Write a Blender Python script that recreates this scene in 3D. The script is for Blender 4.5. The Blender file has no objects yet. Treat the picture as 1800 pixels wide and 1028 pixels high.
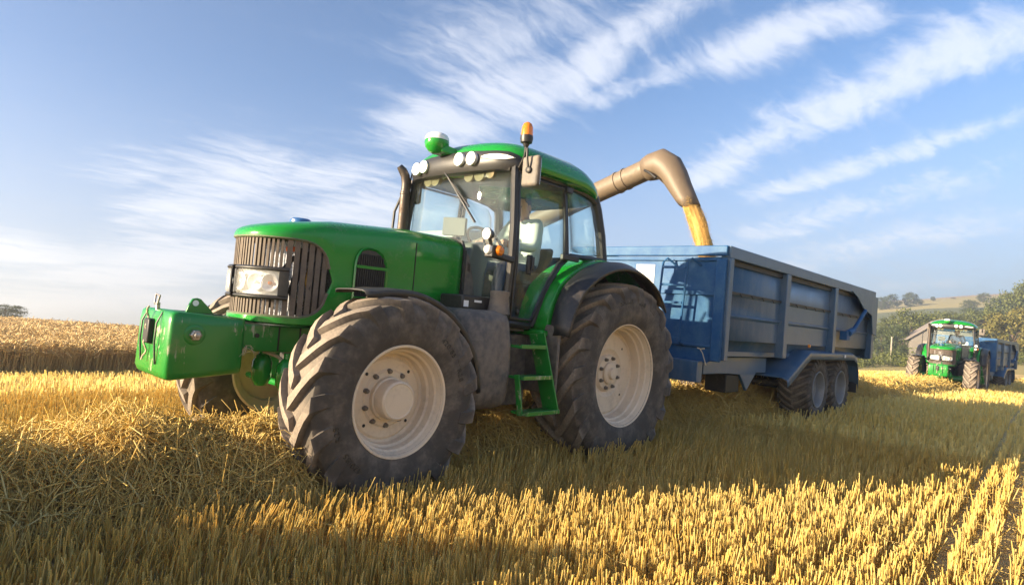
import bpy, bmesh, math, random
import numpy as np
from mathutils import Vector, Matrix

random.seed(7)
rng = np.random.default_rng(11)
R_ = math.radians
scene = bpy.context.scene
col = scene.collection

# ------------------------------------------------------------------ frames
# The machines stand on a cross slope.  Everything on the slope is modelled in the
# slope frame (x = driving direction, y = the tractor's left, z = away from the soil)
# and turned into the gravity frame with SLOPE at the very end.
CAM_POS = Vector((5.261, 4.4855, 1.3578))
YAW, PITCH, ROLL, FPX = 3.89915, 0.03207, 0.08612, 1101.3


def cam_basis(yaw, pitch, roll):
    fw = Vector((math.cos(pitch) * math.cos(yaw), math.cos(pitch) * math.sin(yaw), math.sin(pitch)))
    rt = Vector((math.sin(yaw), -math.cos(yaw), 0))
    up = rt.cross(fw)
    c, s = math.cos(roll), math.sin(roll)
    rt, up = c * rt + s * up, -s * rt + c * up
    return Matrix((rt, up, -fw)).transposed()


M_T = cam_basis(YAW, PITCH, ROLL)
M_G = cam_basis(YAW, R_(6.0), 0.0)
SLOPE = M_G @ M_T.transposed()
SLOPE4 = SLOPE.to_4x4()


def ray(u, v):
    return M_T @ Vector(((u - 900) / FPX, -(v - 514) / FPX, -1.0))


def at(u, v, depth):
    return CAM_POS + ray(u, v) * depth


# ------------------------------------------------------------------ camera
cam_data = bpy.data.cameras.new('camera')
cam = bpy.data.objects.new('camera', cam_data)
col.objects.link(cam)
cam_data.sensor_fit = 'HORIZONTAL'
cam_data.sensor_width = 36.0
cam_data.lens = FPX / 1800 * 36.0
cam_data.clip_start = 0.05
cam_data.clip_end = 5000
cam.matrix_world = Matrix.Translation(SLOPE @ CAM_POS) @ M_G.to_4x4()
scene.camera = cam

# ------------------------------------------------------------------ sun, exposure
az, el = R_(-27.5), R_(13.0)
SUN_T = Vector((math.cos(el) * math.cos(az), math.cos(el) * math.sin(az), math.sin(el)))
SUN = (SLOPE @ SUN_T).normalized()
sun_data = bpy.data.lights.new('sun', 'SUN')
sun_data.energy = 3.9
sun_data.angle = R_(0.55)
sun_data.color = (1.0, 0.80, 0.53)
sun = bpy.data.objects.new('sun', sun_data)
col.objects.link(sun)
sun.rotation_euler = SUN.to_track_quat('Z', 'Y').to_euler()
sun.location = (0, 0, 30)

scene.view_settings.view_transform = 'Standard'
scene.view_settings.look = 'None'
scene.view_settings.gamma = 1.0
scene.view_settings.exposure = 2.4
scene.cycles.use_denoising = True
scene.cycles.max_bounces = 12
scene.cycles.diffuse_bounces = 8
scene.cycles.transparent_max_bounces = 24
scene.cycles.volume_bounces = 0
scene.cycles.caustics_reflective = False
scene.cycles.caustics_refractive = False
scene.cycles.sample_clamp_indirect = 6.0


# ------------------------------------------------------------------ node helper
class NT:
    def __init__(s, nt):
        s.nt = nt
        s.n = nt.nodes
        s.l = nt.links

    def new(s, typ, **kw):
        nd = s.n.new(typ)
        for k, v in kw.items():
            setattr(nd, k, v)
        return nd

    def put(s, sock, val):
        if isinstance(val, bpy.types.NodeSocket):
            s.l.new(val, sock)
        elif val is not None:
            if hasattr(sock.default_value, '__len__') and not hasattr(val, '__len__'):
                sock.default_value = (val,) * len(sock.default_value)
            elif hasattr(sock.default_value, '__len__') and len(sock.default_value) == 4 and len(val) == 3:
                sock.default_value = (*val, 1)
            else:
                sock.default_value = val

    def m(s, op, a, b=None, c=None, clamp=False):
        nd = s.new('ShaderNodeMath', operation=op)
        nd.use_clamp = clamp
        s.put(nd.inputs[0], a)
        if b is not None:
            s.put(nd.inputs[1], b)
        if c is not None:
            s.put(nd.inputs[2], c)
        return nd.outputs[0]

    def vm(s, op, a, b=None):
        nd = s.new('ShaderNodeVectorMath', operation=op)
        s.put(nd.inputs[0], a)
        if b is not None:
            s.put(nd.inputs[3] if op == 'SCALE' else nd.inputs[1], b)
        return nd.outputs['Value'] if op in ('DOT_PRODUCT', 'LENGTH') else nd.outputs['Vector']

    def noise(s, vec, scale, detail=4, rough=0.55, dist=0.0, dims='3D'):
        nd = s.new('ShaderNodeTexNoise')
        nd.noise_dimensions = dims
        s.put(nd.inputs['Vector'], vec)
        nd.inputs['Scale'].default_value = scale
        nd.inputs['Detail'].default_value = detail
        nd.inputs['Roughness'].default_value = rough
        nd.inputs['Distortion'].default_value = dist
        return nd.outputs['Fac']

    def ramp(s, fac, lo, hi, a=0.0, b=1.0):
        nd = s.new('ShaderNodeMapRange')
        nd.interpolation_type = 'SMOOTHSTEP'
        s.put(nd.inputs[0], fac)
        nd.inputs[1].default_value = lo
        nd.inputs[2].default_value = hi
        nd.inputs[3].default_value = a
        nd.inputs[4].default_value = b
        return nd.outputs[0]

    def mix(s, fac, a, b):
        nd = s.new('ShaderNodeMix', data_type='RGBA')
        s.put(nd.inputs[0], fac)
        s.put(nd.inputs[6], a)
        s.put(nd.inputs[7], b)
        return nd.outputs[2]

    def obj(s):
        return s.new('ShaderNodeTexCoord').outputs['Object']

    def mapping(s, vec, scale=(1, 1, 1), rot=(0, 0, 0), loc=(0, 0, 0)):
        nd = s.new('ShaderNodeMapping')
        s.put(nd.inputs[0], vec)
        nd.inputs['Scale'].default_value = scale
        nd.inputs['Rotation'].default_value = rot
        nd.inputs['Location'].default_value = loc
        return nd.outputs[0]


# ------------------------------------------------------------------ sky with cirrus
world = bpy.data.worlds.new('World')
scene.world = world
world.use_nodes = True
wn = NT(world.node_tree)
wn.n.clear()
sky = wn.new('ShaderNodeTexSky', sky_type='NISHITA')
sky.sun_disc = False
sky.sun_elevation = math.asin(SUN.z)
sky.sun_rotation = math.atan2(SUN.x, SUN.y)
sky.altitude = 2200
sky.air_density = 1.0
sky.dust_density = 0.15
sky.ozone_density = 3.0
tc = wn.new('ShaderNodeTexCoord').outputs['Generated']
sep = wn.new('ShaderNodeSeparateXYZ')
wn.put(sep.inputs[0], tc)
zc = wn.m('MAXIMUM', wn.m('ADD', sep.outputs[2], 0.06), 0.02)
# the same kind of cirrus goes on all round the sky: the pattern repeats every 130 degrees, mirrored
az_n = wn.m('SUBTRACT', wn.m('ARCTAN2', sep.outputs[1], sep.outputs[0]), YAW - 2 * math.pi)
az_n = wn.m('ADD', wn.m('SUBTRACT', wn.m('PINGPONG', wn.m('ADD', az_n, R_(65)), R_(130)), R_(65)), YAW)
rad_n = wn.m('DIVIDE', wn.m('SQRT', wn.m('ADD', wn.m('MULTIPLY', sep.outputs[0], sep.outputs[0]), wn.m('MULTIPLY', sep.outputs[1], sep.outputs[1]))), zc)
comb = wn.new('ShaderNodeCombineXYZ')
wn.put(comb.inputs[0], wn.m('MULTIPLY', rad_n, wn.m('COSINE', az_n)))
wn.put(comb.inputs[1], wn.m('MULTIPLY', rad_n, wn.m('SINE', az_n)))
q0 = comb.outputs[0]


def skyplane(u, v):
    d = (SLOPE @ ray(u, v)).normalized()
    z = max(d.z + 0.06, 0.02)
    return Vector((d.x / z, d.y / z, 0))


# domain warp gives the streaks feathered edges
wt = wn.new('ShaderNodeTexNoise')
wn.put(wt.inputs['Vector'], q0)
wt.inputs['Scale'].default_value = 1.6
wt.inputs['Detail'].default_value = 5
warp = wn.vm('SCALE', wn.vm('SUBTRACT', wt.outputs['Color'], (0.5, 0.5, 0.5)), 0.34)
q = wn.vm('ADD', q0, warp)
main_dir = (skyplane(1580, 130) - skyplane(1240, 310)).normalized()
ang = math.atan2(main_dir.y, main_dir.x)
fib = wn.noise(wn.mapping(q, scale=(0.6, 3.0, 1), rot=(0, 0, -ang - 0.12)), 2.2, 9, 0.63, 0.8)
fib2 = wn.noise(wn.mapping(q, scale=(0.9, 2.2, 1), rot=(0, 0, -ang - 0.45)), 8.0, 8, 0.66, 0.4)
fibre = wn.m('ADD', wn.m('MULTIPLY', fib, 0.58), wn.m('MULTIPLY', fib2, 0.42))
STREAKS = [  # (u0, v0, u1, v1, width, strength): cirrus bands, given by the sky direction of both ends
    (1215, 330, 1400, 210, 0.16, 0.9), (1380, 230, 1850, 20, 0.20, 0.95), (1400, 190, 1700, 110, 0.13, 0.5),
    (1330, 345, 1830, 195, 0.13, 0.8), (1260, 120, 1580, -10, 0.12, 0.95), (1020, 170, 1300, 100, 0.11, 0.6),
    (690, 260, 1020, 110, 0.20, 0.75), (900, 200, 1260, -40, 0.13, 0.85), (760, 120, 1100, -20, 0.22, 0.45),
    (280, 400, 520, 260, 0.32, 0.80), (440, 330, 700, 285, 0.22, 0.72), (180, 330, 300, 270, 0.22, 0.50),
    (1290, 430, 1800, 280, 0.25, 0.55), (1330, 480, 1850, 370, 0.4, 0.55),
    (-250, 400, 180, 470, 0.6, 0.95), (120, 500, 460, 430, 0.7, 0.95), (-100, 545, 420, 525, 1.2, 0.85),
    (560, 390, 760, 340, 0.4, 0.8), (1540, 505, 1700, 500, 0.5, 0.35), (240, 390, 460, 370, 0.3, 0.7),
]
total = None
for (u0, v0, u1, v1, w, st) in STREAKS:
    a, b = skyplane(u0, v0), skyplane(u1, v1)
    w *= 1.0
    L = (b - a).length
    d = (b - a) / L
    nrm = Vector((-d.y, d.x, 0))
    t = wn.m('SUBTRACT', wn.vm('DOT_PRODUCT', q, tuple(d)), a.dot(d))
    s_ = wn.m('SUBTRACT', wn.vm('DOT_PRODUCT', q, tuple(nrm)), a.dot(nrm))
    g = wn.m('DIVIDE', s_, w)
    g = wn.m('POWER', 2.718, wn.m('MULTIPLY', wn.m('MULTIPLY', g, g), -1.0))
    e = wn.m('MULTIPLY', wn.ramp(t, -0.25 * L, 0.18 * L), wn.ramp(t, L * 0.75, L * 1.2, 1.0, 0.0))
    c = wn.m('MULTIPLY', wn.m('MULTIPLY', g, e), st)
    total = c if total is None else wn.m('MAXIMUM', total, c)
veil = wn.m('MULTIPLY', wn.ramp(wn.noise(q, 0.55, 5, 0.6), 0.42, 0.72), 0.34)
raw = wn.m('ADD', wn.m('ADD', total, veil), wn.m('MULTIPLY', wn.m('SUBTRACT', fibre, 0.5), 2.5))
body = wn.m('MULTIPLY', wn.ramp(raw, 0.12, 1.15, 0.0, 1.0), wn.ramp(total, 0.0, 0.35, 0.35, 1.0))
# thin band of pale vapour towards the horizon on every side
low = wn.m('MULTIPLY', wn.ramp(sep.outputs[2], 0.0, 0.42, 0.85, 0.0), wn.ramp(fibre, 0.3, 0.7, 0.85, 1.0))
dens = wn.m('MULTIPLY', body, 0.62)
above = wn.ramp(sep.outputs[2], -0.02, 0.03)
dens = wn.m('MULTIPLY', dens, above)
tint = wn.new('ShaderNodeMix', data_type='RGBA', blend_type='MULTIPLY')        # daylight white balance of the picture
tint.inputs[0].default_value = 1.0
wn.put(tint.inputs[6], sky.outputs[0])
wn.put(tint.inputs[7], (0.80, 0.84, 0.84))
skycol = wn.mix(wn.m('MULTIPLY', low, above), tint.outputs[2], (2.15, 2.2, 2.35))
skycol = wn.mix(dens, skycol, (4.0, 4.05, 4.25))
bg = wn.new('ShaderNodeBackground')
bg.inputs['Strength'].default_value = 0.061
wn.put(bg.inputs['Color'], skycol)
wo = wn.new('ShaderNodeOutputWorld')
wn.put(wo.inputs['Surface'], bg.outputs[0])

# ------------------------------------------------------------------ materials
MATS = {}


def principled(name):
    m = bpy.data.materials.new(name)
    m.use_nodes = True
    n = NT(m.node_tree)
    return m, n, n.n['Principled BSDF']


def bump(n, b, h, strength=0.3, dist=0.01):
    bp = n.new('ShaderNodeBump')
    bp.inputs['Strength'].default_value = strength
    bp.inputs['Distance'].default_value = dist
    n.put(bp.inputs['Height'], h)
    n.put(b.inputs['Normal'], bp.outputs[0])


def simple(name, color, rough=0.5, metal=0.0, dirt=None, dirt_amt=(0.45, 0.75), dirt_scale=3.0, coat=0.0, dirt_max=0.8,
           bump_s=0.0, spec=0.5):
    m, n, b = principled(name)
    o = n.obj()
    c = color
    n.put(b.inputs['Roughness'], rough)
    if dirt:
        f = n.m('ADD', n.m('MULTIPLY', n.noise(o, dirt_scale, 6, 0.65), 0.6), n.m('MULTIPLY', n.noise(o, dirt_scale * 9, 4, 0.6), 0.4))
        fac = n.ramp(f, dirt_amt[0], dirt_amt[1], 0.0, dirt_max)
        c = n.mix(fac, color, dirt)
        n.put(b.inputs['Roughness'], n.m('ADD', rough, n.m('MULTIPLY', fac, max(0.0, 0.85 - rough))))
    n.put(b.inputs['Base Color'], c)
    b.inputs['Metallic'].default_value = metal
    b.inputs['Coat Weight'].default_value = coat
    b.inputs['Coat Roughness'].default_value = 0.06
    b.inputs['Specular IOR Level'].default_value = spec
    if bump_s:
        bump(n, b, n.noise(o, 60, 4, 0.6), bump_s, 0.004)
    MATS[name] = m
    return m


DUST = (0.30, 0.24, 0.17)
simple('green_paint', (0.008, 0.225, 0.022), 0.20, 0.0, (0.14, 0.19, 0.08), (0.46, 0.80), 5.0, coat=0.40, dirt_max=0.35, spec=0.3)
def worn_green():
    m, n, b = principled('green_worn')
    o = n.obj()
    d = n.noise(o, 5, 6, 0.65)
    sc = n.noise(n.mapping(o, scale=(9, 3, 1.0)), 7, 6, 0.75)
    c = n.mix(n.ramp(d, 0.54, 0.74, 0.0, 0.6), (0.010, 0.195, 0.026), (0.17, 0.18, 0.10))
    k = n.ramp(n.m('MULTIPLY', sc, n.ramp(d, 0.40, 0.62, 0.75, 1.15)), 0.60, 0.68, 0.0, 0.75)   # scraped paint
    c = n.mix(k, c, (0.42, 0.40, 0.30))
    n.put(b.inputs['Base Color'], c)
    n.put(b.inputs['Roughness'], n.m('ADD', 0.32, n.m('MULTIPLY', k, 0.4)))
    b.inputs['Coat Weight'].default_value = 0.15
    bump(n, b, n.noise(o, 60, 4, 0.6), 0.08, 0.004)
    MATS['green_worn'] = m


worn_green()
simple('black_plastic', (0.020, 0.020, 0.022), 0.42, 0, DUST, (0.50, 0.85), 3, dirt_max=0.22)
simple('grille_dusty', (0.075, 0.060, 0.050), 0.6, 0, (0.185, 0.145, 0.112), (0.25, 0.70), 14, dirt_max=0.85)
simple('tank_plastic', (0.055, 0.056, 0.060), 0.55, 0, (0.24, 0.20, 0.165), (0.34, 0.66), 2.2, dirt_max=0.8, bump_s=0.15)
simple('fender_black', (0.020, 0.021, 0.025), 0.42, 0, (0.16, 0.12, 0.09), (0.50, 0.78), 3, dirt_max=0.6, bump_s=0.1)
simple('rim_beige', (0.70, 0.585, 0.45), 0.5, 0, (0.40, 0.32, 0.24), (0.45, 0.80), 3.5, dirt_max=0.7, bump_s=0.05)
simple('trailer_rim', (0.24, 0.25, 0.27), 0.45, 0.1, (0.22, 0.20, 0.17), (0.45, 0.7), 5, dirt_max=0.7)
simple('dark_metal', (0.03, 0.03, 0.032), 0.5, 0.5, DUST, (0.5, 0.8), 5, dirt_max=0.5)
simple('steel', (0.42, 0.40, 0.38), 0.38, 0.9, (0.20, 0.15, 0.11), (0.45, 0.7), 12, dirt_max=0.7)
simple('chrome', (0.85, 0.85, 0.86), 0.12, 1.0)
simple('bolt_grey', (0.16, 0.14, 0.12), 0.5, 0.3)
simple('lamp_reflector', (0.86, 0.89, 0.93), 0.30, 0.35)
simple('exhaust_steel', (0.065, 0.058, 0.055), 0.42, 0.7, (0.12, 0.08, 0.055), (0.4, 0.7), 8)
simple('white_plastic', (0.72, 0.74, 0.76), 0.35)
simple('lamp_white', (0.85, 0.83, 0.80), 0.12, 0.0, coat=0.6)
simple('headliner', (0.10, 0.11, 0.12), 0.9)
simple('seat_fabric', (0.055, 0.055, 0.042), 0.9)
simple('blind_fabric', (0.17, 0.14, 0.08), 0.9)
simple('interior_grey', (0.17, 0.17, 0.16), 0.7)
simple('auger_tan', (0.155, 0.120, 0.085), 0.5, 0, (0.10, 0.075, 0.055), (0.4, 0.75), 2.0, dirt_max=0.7, bump_s=0.08)
simple('spout_rubber', (0.135, 0.102, 0.072), 0.55, 0, (0.24, 0.185, 0.14), (0.5, 0.8), 4.0, bump_s=0.2)
simple('combine_green', (0.02, 0.17, 0.04), 0.4, 0, (0.35, 0.33, 0.27), (0.35, 0.65), 1.5, dirt_max=0.85)
simple('combine_grey', (0.33, 0.34, 0.33), 0.6, 0, (0.30, 0.26, 0.20), (0.4, 0.7), 1.5)
simple('skin', (0.66, 0.38, 0.27), 0.5)
simple('hair', (0.05, 0.032, 0.022), 0.7)
simple('denim', (0.05, 0.08, 0.15), 0.85)
simple('shirt_dark', (0.05, 0.08, 0.16), 0.85)
simple('sticker_white', (0.82, 0.83, 0.85), 0.5)
simple('sticker_print', (0.10, 0.16, 0.30), 0.5)
simple('fill_cap_blue', (0.02, 0.10, 0.30), 0.35)
simple('hose_amber', (0.45, 0.26, 0.05), 0.5)
simple('orange_plastic', (0.75, 0.13, 0.02), 0.4)
simple('wood_grey', (0.33, 0.29, 0.24), 0.85)
simple('barn_wall', (0.20, 0.185, 0.17), 0.8, 0, (0.22, 0.19, 0.16), (0.4, 0.7), 0.6)
simple('barn_roof', (0.24, 0.21, 0.19), 0.7, 0, (0.36, 0.27, 0.2), (0.45, 0.75), 0.5)
simple('bark', (0.12, 0.085, 0.06), 0.9)
simple('rope', (0.50, 0.42, 0.30), 0.8)


def glass_mat(name, tint, dusty=0.03, rough=0.0):  # dusty: dust film on cab panes, painted brightness on the lamp lens
    m = bpy.data.materials.new(name)
    m.use_nodes = True
    n = NT(m.node_tree)
    n.n.clear()
    tr = n.new('ShaderNodeBsdfTransparent')
    n.put(tr.inputs[0], tint)
    gl = n.new('ShaderNodeBsdfGlossy')
    gl.inputs['Roughness'].default_value = rough
    fr = n.new('ShaderNodeFresnel')
    gm_ = n.new('ShaderNodeNewGeometry')          # same reflectance on both faces of a pane
    n.put(fr.inputs['IOR'], n.m('ADD', 1.5, n.m('MULTIPLY', gm_.outputs['Backfacing'], 1 / 1.5 - 1.5)))
    df = n.new('ShaderNodeBsdfDiffuse')
    n.put(df.inputs[0], (0.62, 0.60, 0.55))
    mx = n.new('ShaderNodeMixShader')
    n.put(mx.inputs[0], n.m('MULTIPLY', fr.outputs[0], 0.85))
    n.l.new(tr.outputs[0], mx.inputs[1])
    n.l.new(gl.outputs[0], mx.inputs[2])
    mx2 = n.new('ShaderNodeMixShader')
    o = n.obj()
    n.put(mx2.inputs[0], n.ramp(n.noise(o, 2.5, 6, 0.7), 0.35, 0.75, dusty * 0.3, dusty * 1.8))
    n.l.new(mx.outputs[0], mx2.inputs[1])
    n.l.new(df.outputs[0], mx2.inputs[2])
    out = n.new('ShaderNodeOutputMaterial')
    n.l.new(mx2.outputs[0], out.inputs[0])
    MATS[name] = m


glass_mat('cab_glass', (0.93, 0.985, 0.98), 0.015)
glass_mat('lamp_glass', (0.97, 0.97, 0.97), 0.16)  # whiter film paints the lens as if the sun were on it


def translucent_plastic(name, color):
    m, n, b = principled(name)
    b.inputs['Base Color'].default_value = (*color, 1)
    b.inputs['Roughness'].default_value = 0.18
    b.inputs['Transmission Weight'].default_value = 0.35
    b.inputs['Coat Weight'].default_value = 0.4
    MATS[name] = m


translucent_plastic('amber', (0.95, 0.27, 0.01))
translucent_plastic('red_lens', (0.6, 0.02, 0.01))


def rubber_mat(name, R, hub):
    m, n, b = principled(name)
    o = n.obj()
    sp = n.new('ShaderNodeSeparateXYZ')
    n.put(sp.inputs[0], o)
    r = n.m('SQRT', n.m('ADD', n.m('MULTIPLY', sp.outputs[0], sp.outputs[0]), n.m('MULTIPLY', sp.outputs[2], sp.outputs[2])))
    tread = n.ramp(r, R * 0.90, R * 0.985)          # dust caked on the tread bars
    ns = n.noise(o, 7, 6, 0.65)
    fine = n.noise(o, 55, 4, 0.6)
    f = n.m('ADD', n.m('MULTIPLY', tread, 0.55), n.m('MULTIPLY', n.ramp(ns, 0.38, 0.75), 0.36))
    f = n.m('MULTIPLY', f, n.ramp(fine, 0.2, 0.7, 0.6, 1.05), clamp=True)
    c = n.mix(f, (0.058, 0.050, 0.044), (0.36, 0.295, 0.235))
    n.put(b.inputs['Base Color'], c)
    b.inputs['Roughness'].default_value = 0.8
    bump(n, b, n.m('ADD', fine, n.m('MULTIPLY', ns, 0.7)), 0.25, 0.006)
    MATS[name] = m


rubber_mat('rubber_front', 0.72, 0.375)
rubber_mat('rubber_rear', 0.905, 0.5)
rubber_mat('rubber_trailer', 0.56, 0.3)


def trailer_paint():
    m, n, b = principled('trailer_blue')
    o = n.obj()
    ns = n.noise(n.mapping(o, scale=(1, 1, 0.45)), 2.6, 7, 0.68)
    sc = n.noise(o, 22, 5, 0.7)
    c = n.mix(n.ramp(ns, 0.36, 0.72, 0.0, 0.62), (0.030, 0.095, 0.195), (0.15, 0.195, 0.25))
    c = n.mix(n.ramp(sc, 0.60, 0.74, 0.0, 0.6), c, (0.20, 0.185, 0.165))
    n.put(b.inputs['Base Color'], c)
    n.put(b.inputs['Roughness'], n.ramp(ns, 0.3, 0.7, 0.35, 0.6))
    b.inputs['Metallic'].default_value = 0.0
    b.inputs['Coat Weight'].default_value = 0.35
    b.inputs['Coat Roughness'].default_value = 0.22
    bump(n, b, n.noise(o, 4.5, 3, 0.5), 0.12, 0.03)
    MATS['trailer_blue'] = m
    m, n, b = principled('trailer_front_paint')
    o = n.obj()
    ns = n.noise(o, 3.0, 7, 0.7)
    c = n.mix(n.ramp(ns, 0.36, 0.70, 0.0, 0.55), (0.007, 0.072, 0.215), (0.07, 0.16, 0.27))
    n.put(b.inputs['Base Color'], c)
    b.inputs['Roughness'].default_value = 0.55
    b.inputs['Specular IOR Level'].default_value = 0.25
    b.inputs['Coat Weight'].default_value = 0.0
    b.inputs['Coat Roughness'].default_value = 0.25
    bump(n, b, n.noise(o, 5, 3, 0.5), 0.08, 0.02)
    MATS['trailer_front_paint'] = m


trailer_paint()


def straw_mat(name, cols, trans=0.18, rough=0.6, zdark=None):
    m = bpy.data.materials.new(name)
    m.use_nodes = True
    n = NT(m.node_tree)
    b = n.n['Principled BSDF']
    g = n.new('ShaderNodeNewGeometry')
    rp = n.new('ShaderNodeValToRGB')
    n.put(rp.inputs[0], g.outputs['Random Per Island'])
    cr = rp.color_ramp
    while len(cr.elements) > 1:
        cr.elements.remove(cr.elements[-1])
    cr.elements[0].position = 0
    cr.elements[0].color = (*cols[0], 1)
    for i, c in enumerate(cols[1:], 1):
        e = cr.elements.new(i / (len(cols) - 1))
        e.color = (*c, 1)
    big = n.noise(n.obj(), 0.45, 3, 0.5)
    cc = n.mix(n.ramp(big, 0.35, 0.7, 0.0, 0.35), rp.outputs[0], tuple(x * k for x, k in zip(cols[len(cols) // 2], (0.8, 0.85, 0.95))))
    n.put(b.inputs['Base Color'], cc)
    b.inputs['Roughness'].default_value = rough
    b.inputs['Specular IOR Level'].default_value = 0.35
    tl = n.new('ShaderNodeBsdfTranslucent')
    n.put(tl.inputs[0], cc)
    mx = n.new('ShaderNodeMixShader')
    mx.inputs[0].default_value = trans
    n.l.new(b.outputs[0], mx.inputs[1])
    n.l.new(tl.outputs[0], mx.inputs[2])
    n.l.new(mx.outputs[0], n.n['Material Output'].inputs[0])
    MATS[name] = m


straw_mat('stubble', [(0.78, 0.55, 0.145), (0.83, 0.62, 0.185), (0.70, 0.48, 0.125), (0.86, 0.69, 0.28), (0.63, 0.51, 0.18), (0.80, 0.56, 0.14)], 0.42)
straw_mat('straw', [(0.82, 0.60, 0.175), (0.86, 0.67, 0.23), (0.72, 0.50, 0.14), (0.88, 0.74, 0.33), (0.77, 0.55, 0.16)], 0.35)
straw_mat('barley', [(0.74, 0.54, 0.25), (0.80, 0.61, 0.30), (0.64, 0.45, 0.20), (0.83, 0.67, 0.36)], 0.25)
straw_mat('grain', [(0.62, 0.38, 0.10), (0.70, 0.46, 0.14), (0.52, 0.31, 0.08)], 0.05)
straw_mat('leaves_mid', [(0.11, 0.125, 0.026), (0.14, 0.155, 0.034), (0.085, 0.105, 0.024), (0.17, 0.175, 0.042)], 0.25)
straw_mat('leaves_dark', [(0.060, 0.080, 0.022), (0.080, 0.100, 0.028), (0.048, 0.066, 0.019)], 0.2)
straw_mat('leaves_sunlit', [(0.18, 0.155, 0.035), (0.14, 0.135, 0.032), (0.21, 0.17, 0.045)], 0.25)  # golden sunlight on these crowns is put into the leaf colour


def soil_mat():
    m, n, b = principled('field_soil')
    o = n.obj()
    a = n.noise(o, 3.0, 8, 0.7)
    s = n.noise(n.mapping(o, scale=(1, 6, 1)), 9, 5, 0.6)
    c = n.mix(n.ramp(a, 0.3, 0.7), (0.44, 0.33, 0.14), (0.66, 0.50, 0.22))
    c = n.mix(n.ramp(s, 0.45, 0.62), c, (0.74, 0.57, 0.27))
    # beyond the stalks that can be told apart the stubble is one golden surface
    sp = n.new('ShaderNodeSeparateXYZ')
    n.put(sp.inputs[0], o)
    far = n.ramp(sp.outputs[0], -60, -26, 1.0, 0.0)
    rows = n.noise(n.mapping(o, scale=(0.06, 1.4, 1)), 2.0, 4, 0.6)
    gold = n.mix(n.ramp(rows, 0.35, 0.65), (0.58, 0.41, 0.15), (0.66, 0.48, 0.20))
    c = n.mix(far, c, gold)
    n.put(b.inputs['Base Color'], c)
    b.inputs['Roughness'].default_value = 0.95
    bump(n, b, n.m('ADD', a, s), 0.8, 0.05)
    MATS['field_soil'] = m
    m, n, b = principled('straw_mat_base')
    o = n.obj()
    s = n.noise(n.mapping(o, scale=(1, 4, 2)), 14, 6, 0.7)
    c = n.mix(n.ramp(s, 0.35, 0.65), (0.46, 0.32, 0.11), (0.74, 0.56, 0.21))
    n.put(b.inputs['Base Color'], c)
    b.inputs['Roughness'].default_value = 0.9
    bump(n, b, s, 1.0, 0.05)
    MATS['straw_base'] = m
    m, n, b = principled('crop_canopy')
    o = n.obj()
    s = n.noise(o, 9, 7, 0.7)
    big = n.noise(n.mapping(o, scale=(0.15, 0.6, 1)), 1.0, 4, 0.55)
    c = n.mix(n.ramp(s, 0.35, 0.68), (0.50, 0.35, 0.16), (0.74, 0.54, 0.26))
    c = n.mix(n.ramp(big, 0.42, 0.6, 0.0, 0.4), c, (0.42, 0.285, 0.14))
    n.put(b.inputs['Base Color'], c)
    b.inputs['Roughness'].default_value = 0.95
    bump(n, b, s, 1.0, 0.12)
    MATS['crop_canopy'] = m
    m, n, b = principled('hill_fields')
    o = n.obj()
    sp = n.new('ShaderNodeSeparateXYZ')
    n.put(sp.inputs[0], o)
    # pasture low down, ripe fields high up, split by hedge lines
    dxy = n.new('ShaderNodeCombineXYZ')
    n.put(dxy.inputs[0], n.m('SUBTRACT', sp.outputs[0], 5.2))
    n.put(dxy.inputs[1], n.m('SUBTRACT', sp.outputs[1], 4.6))
    x = n.m('MULTIPLY', n.m('ADD', n.vm('LENGTH', dxy.outputs[0]), n.m('MULTIPLY', n.noise(o, 0.02, 3), 40)), -1.0)
    c = n.mix(n.ramp(x, -305, -296, 1.0, 0.0), (0.10, 0.115, 0.035), (0.42, 0.34, 0.12))
    c = n.mix(n.ramp(x, -425, -420, 1.0, 0.0), c, (0.46, 0.31, 0.20))
    c = n.mix(n.ramp(x, -108, -104, 0.0, 1.0), c, (0.30, 0.24, 0.085))
    c = n.mix(n.ramp(n.noise(o, 0.35, 6, 0.65), 0.35, 0.7, 0.0, 0.4), c, (0.20, 0.19, 0.06))
    n.put(b.inputs['Base Color'], c)
    b.inputs['Roughness'].default_value = 0.95
    MATS['hill_fields'] = m
    m, n, b = principled('shirt_check')
    o = n.obj()
    sp = n.new('ShaderNodeSeparateXYZ')
    n.put(sp.inputs[0], o)
    k = None
    for ax in (1, 2):
        w = n.ramp(n.m('PINGPONG', sp.outputs[ax], 0.0045), 0.0022, 0.0042)
        k = w if k is None else n.m('ADD', k, w)
    c = n.mix(n.m('MULTIPLY', k, 0.5), (0.64, 0.66, 0.62), (0.42, 0.46, 0.48))
    n.put(b.inputs['Base Color'], c)
    b.inputs['Roughness'].default_value = 0.9
    MATS['shirt_check'] = m
    m, n, b = principled('grain_mass')
    o = n.obj()
    s = n.noise(n.mapping(o, scale=(1, 1, 0.35)), 160, 4, 0.7)
    c = n.mix(n.ramp(s, 0.32, 0.68), (0.46, 0.25, 0.06), (0.74, 0.48, 0.15))
    n.put(b.inputs['Base Color'], c)
    b.inputs['Roughness'].default_value = 0.75
    bump(n, b, s, 0.9, 0.012)
    MATS['grain_mass'] = m
    m, n, b = principled('radiator_mesh')
    o = n.obj()
    v = n.new('ShaderNodeTexVoronoi')
    n.put(v.inputs['Vector'], o)
    v.inputs['Scale'].default_value = 75
    c = n.mix(n.ramp(v.outputs['Distance'], 0.25, 0.45), (0.02, 0.02, 0.025), (0.42, 0.44, 0.50))
    n.put(b.inputs['Base Color'], c)
    b.inputs['Metallic'].default_value = 0.5
    b.inputs['Roughness'].default_value = 0.4
    MATS['radiator_mesh'] = m


soil_mat()


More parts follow.
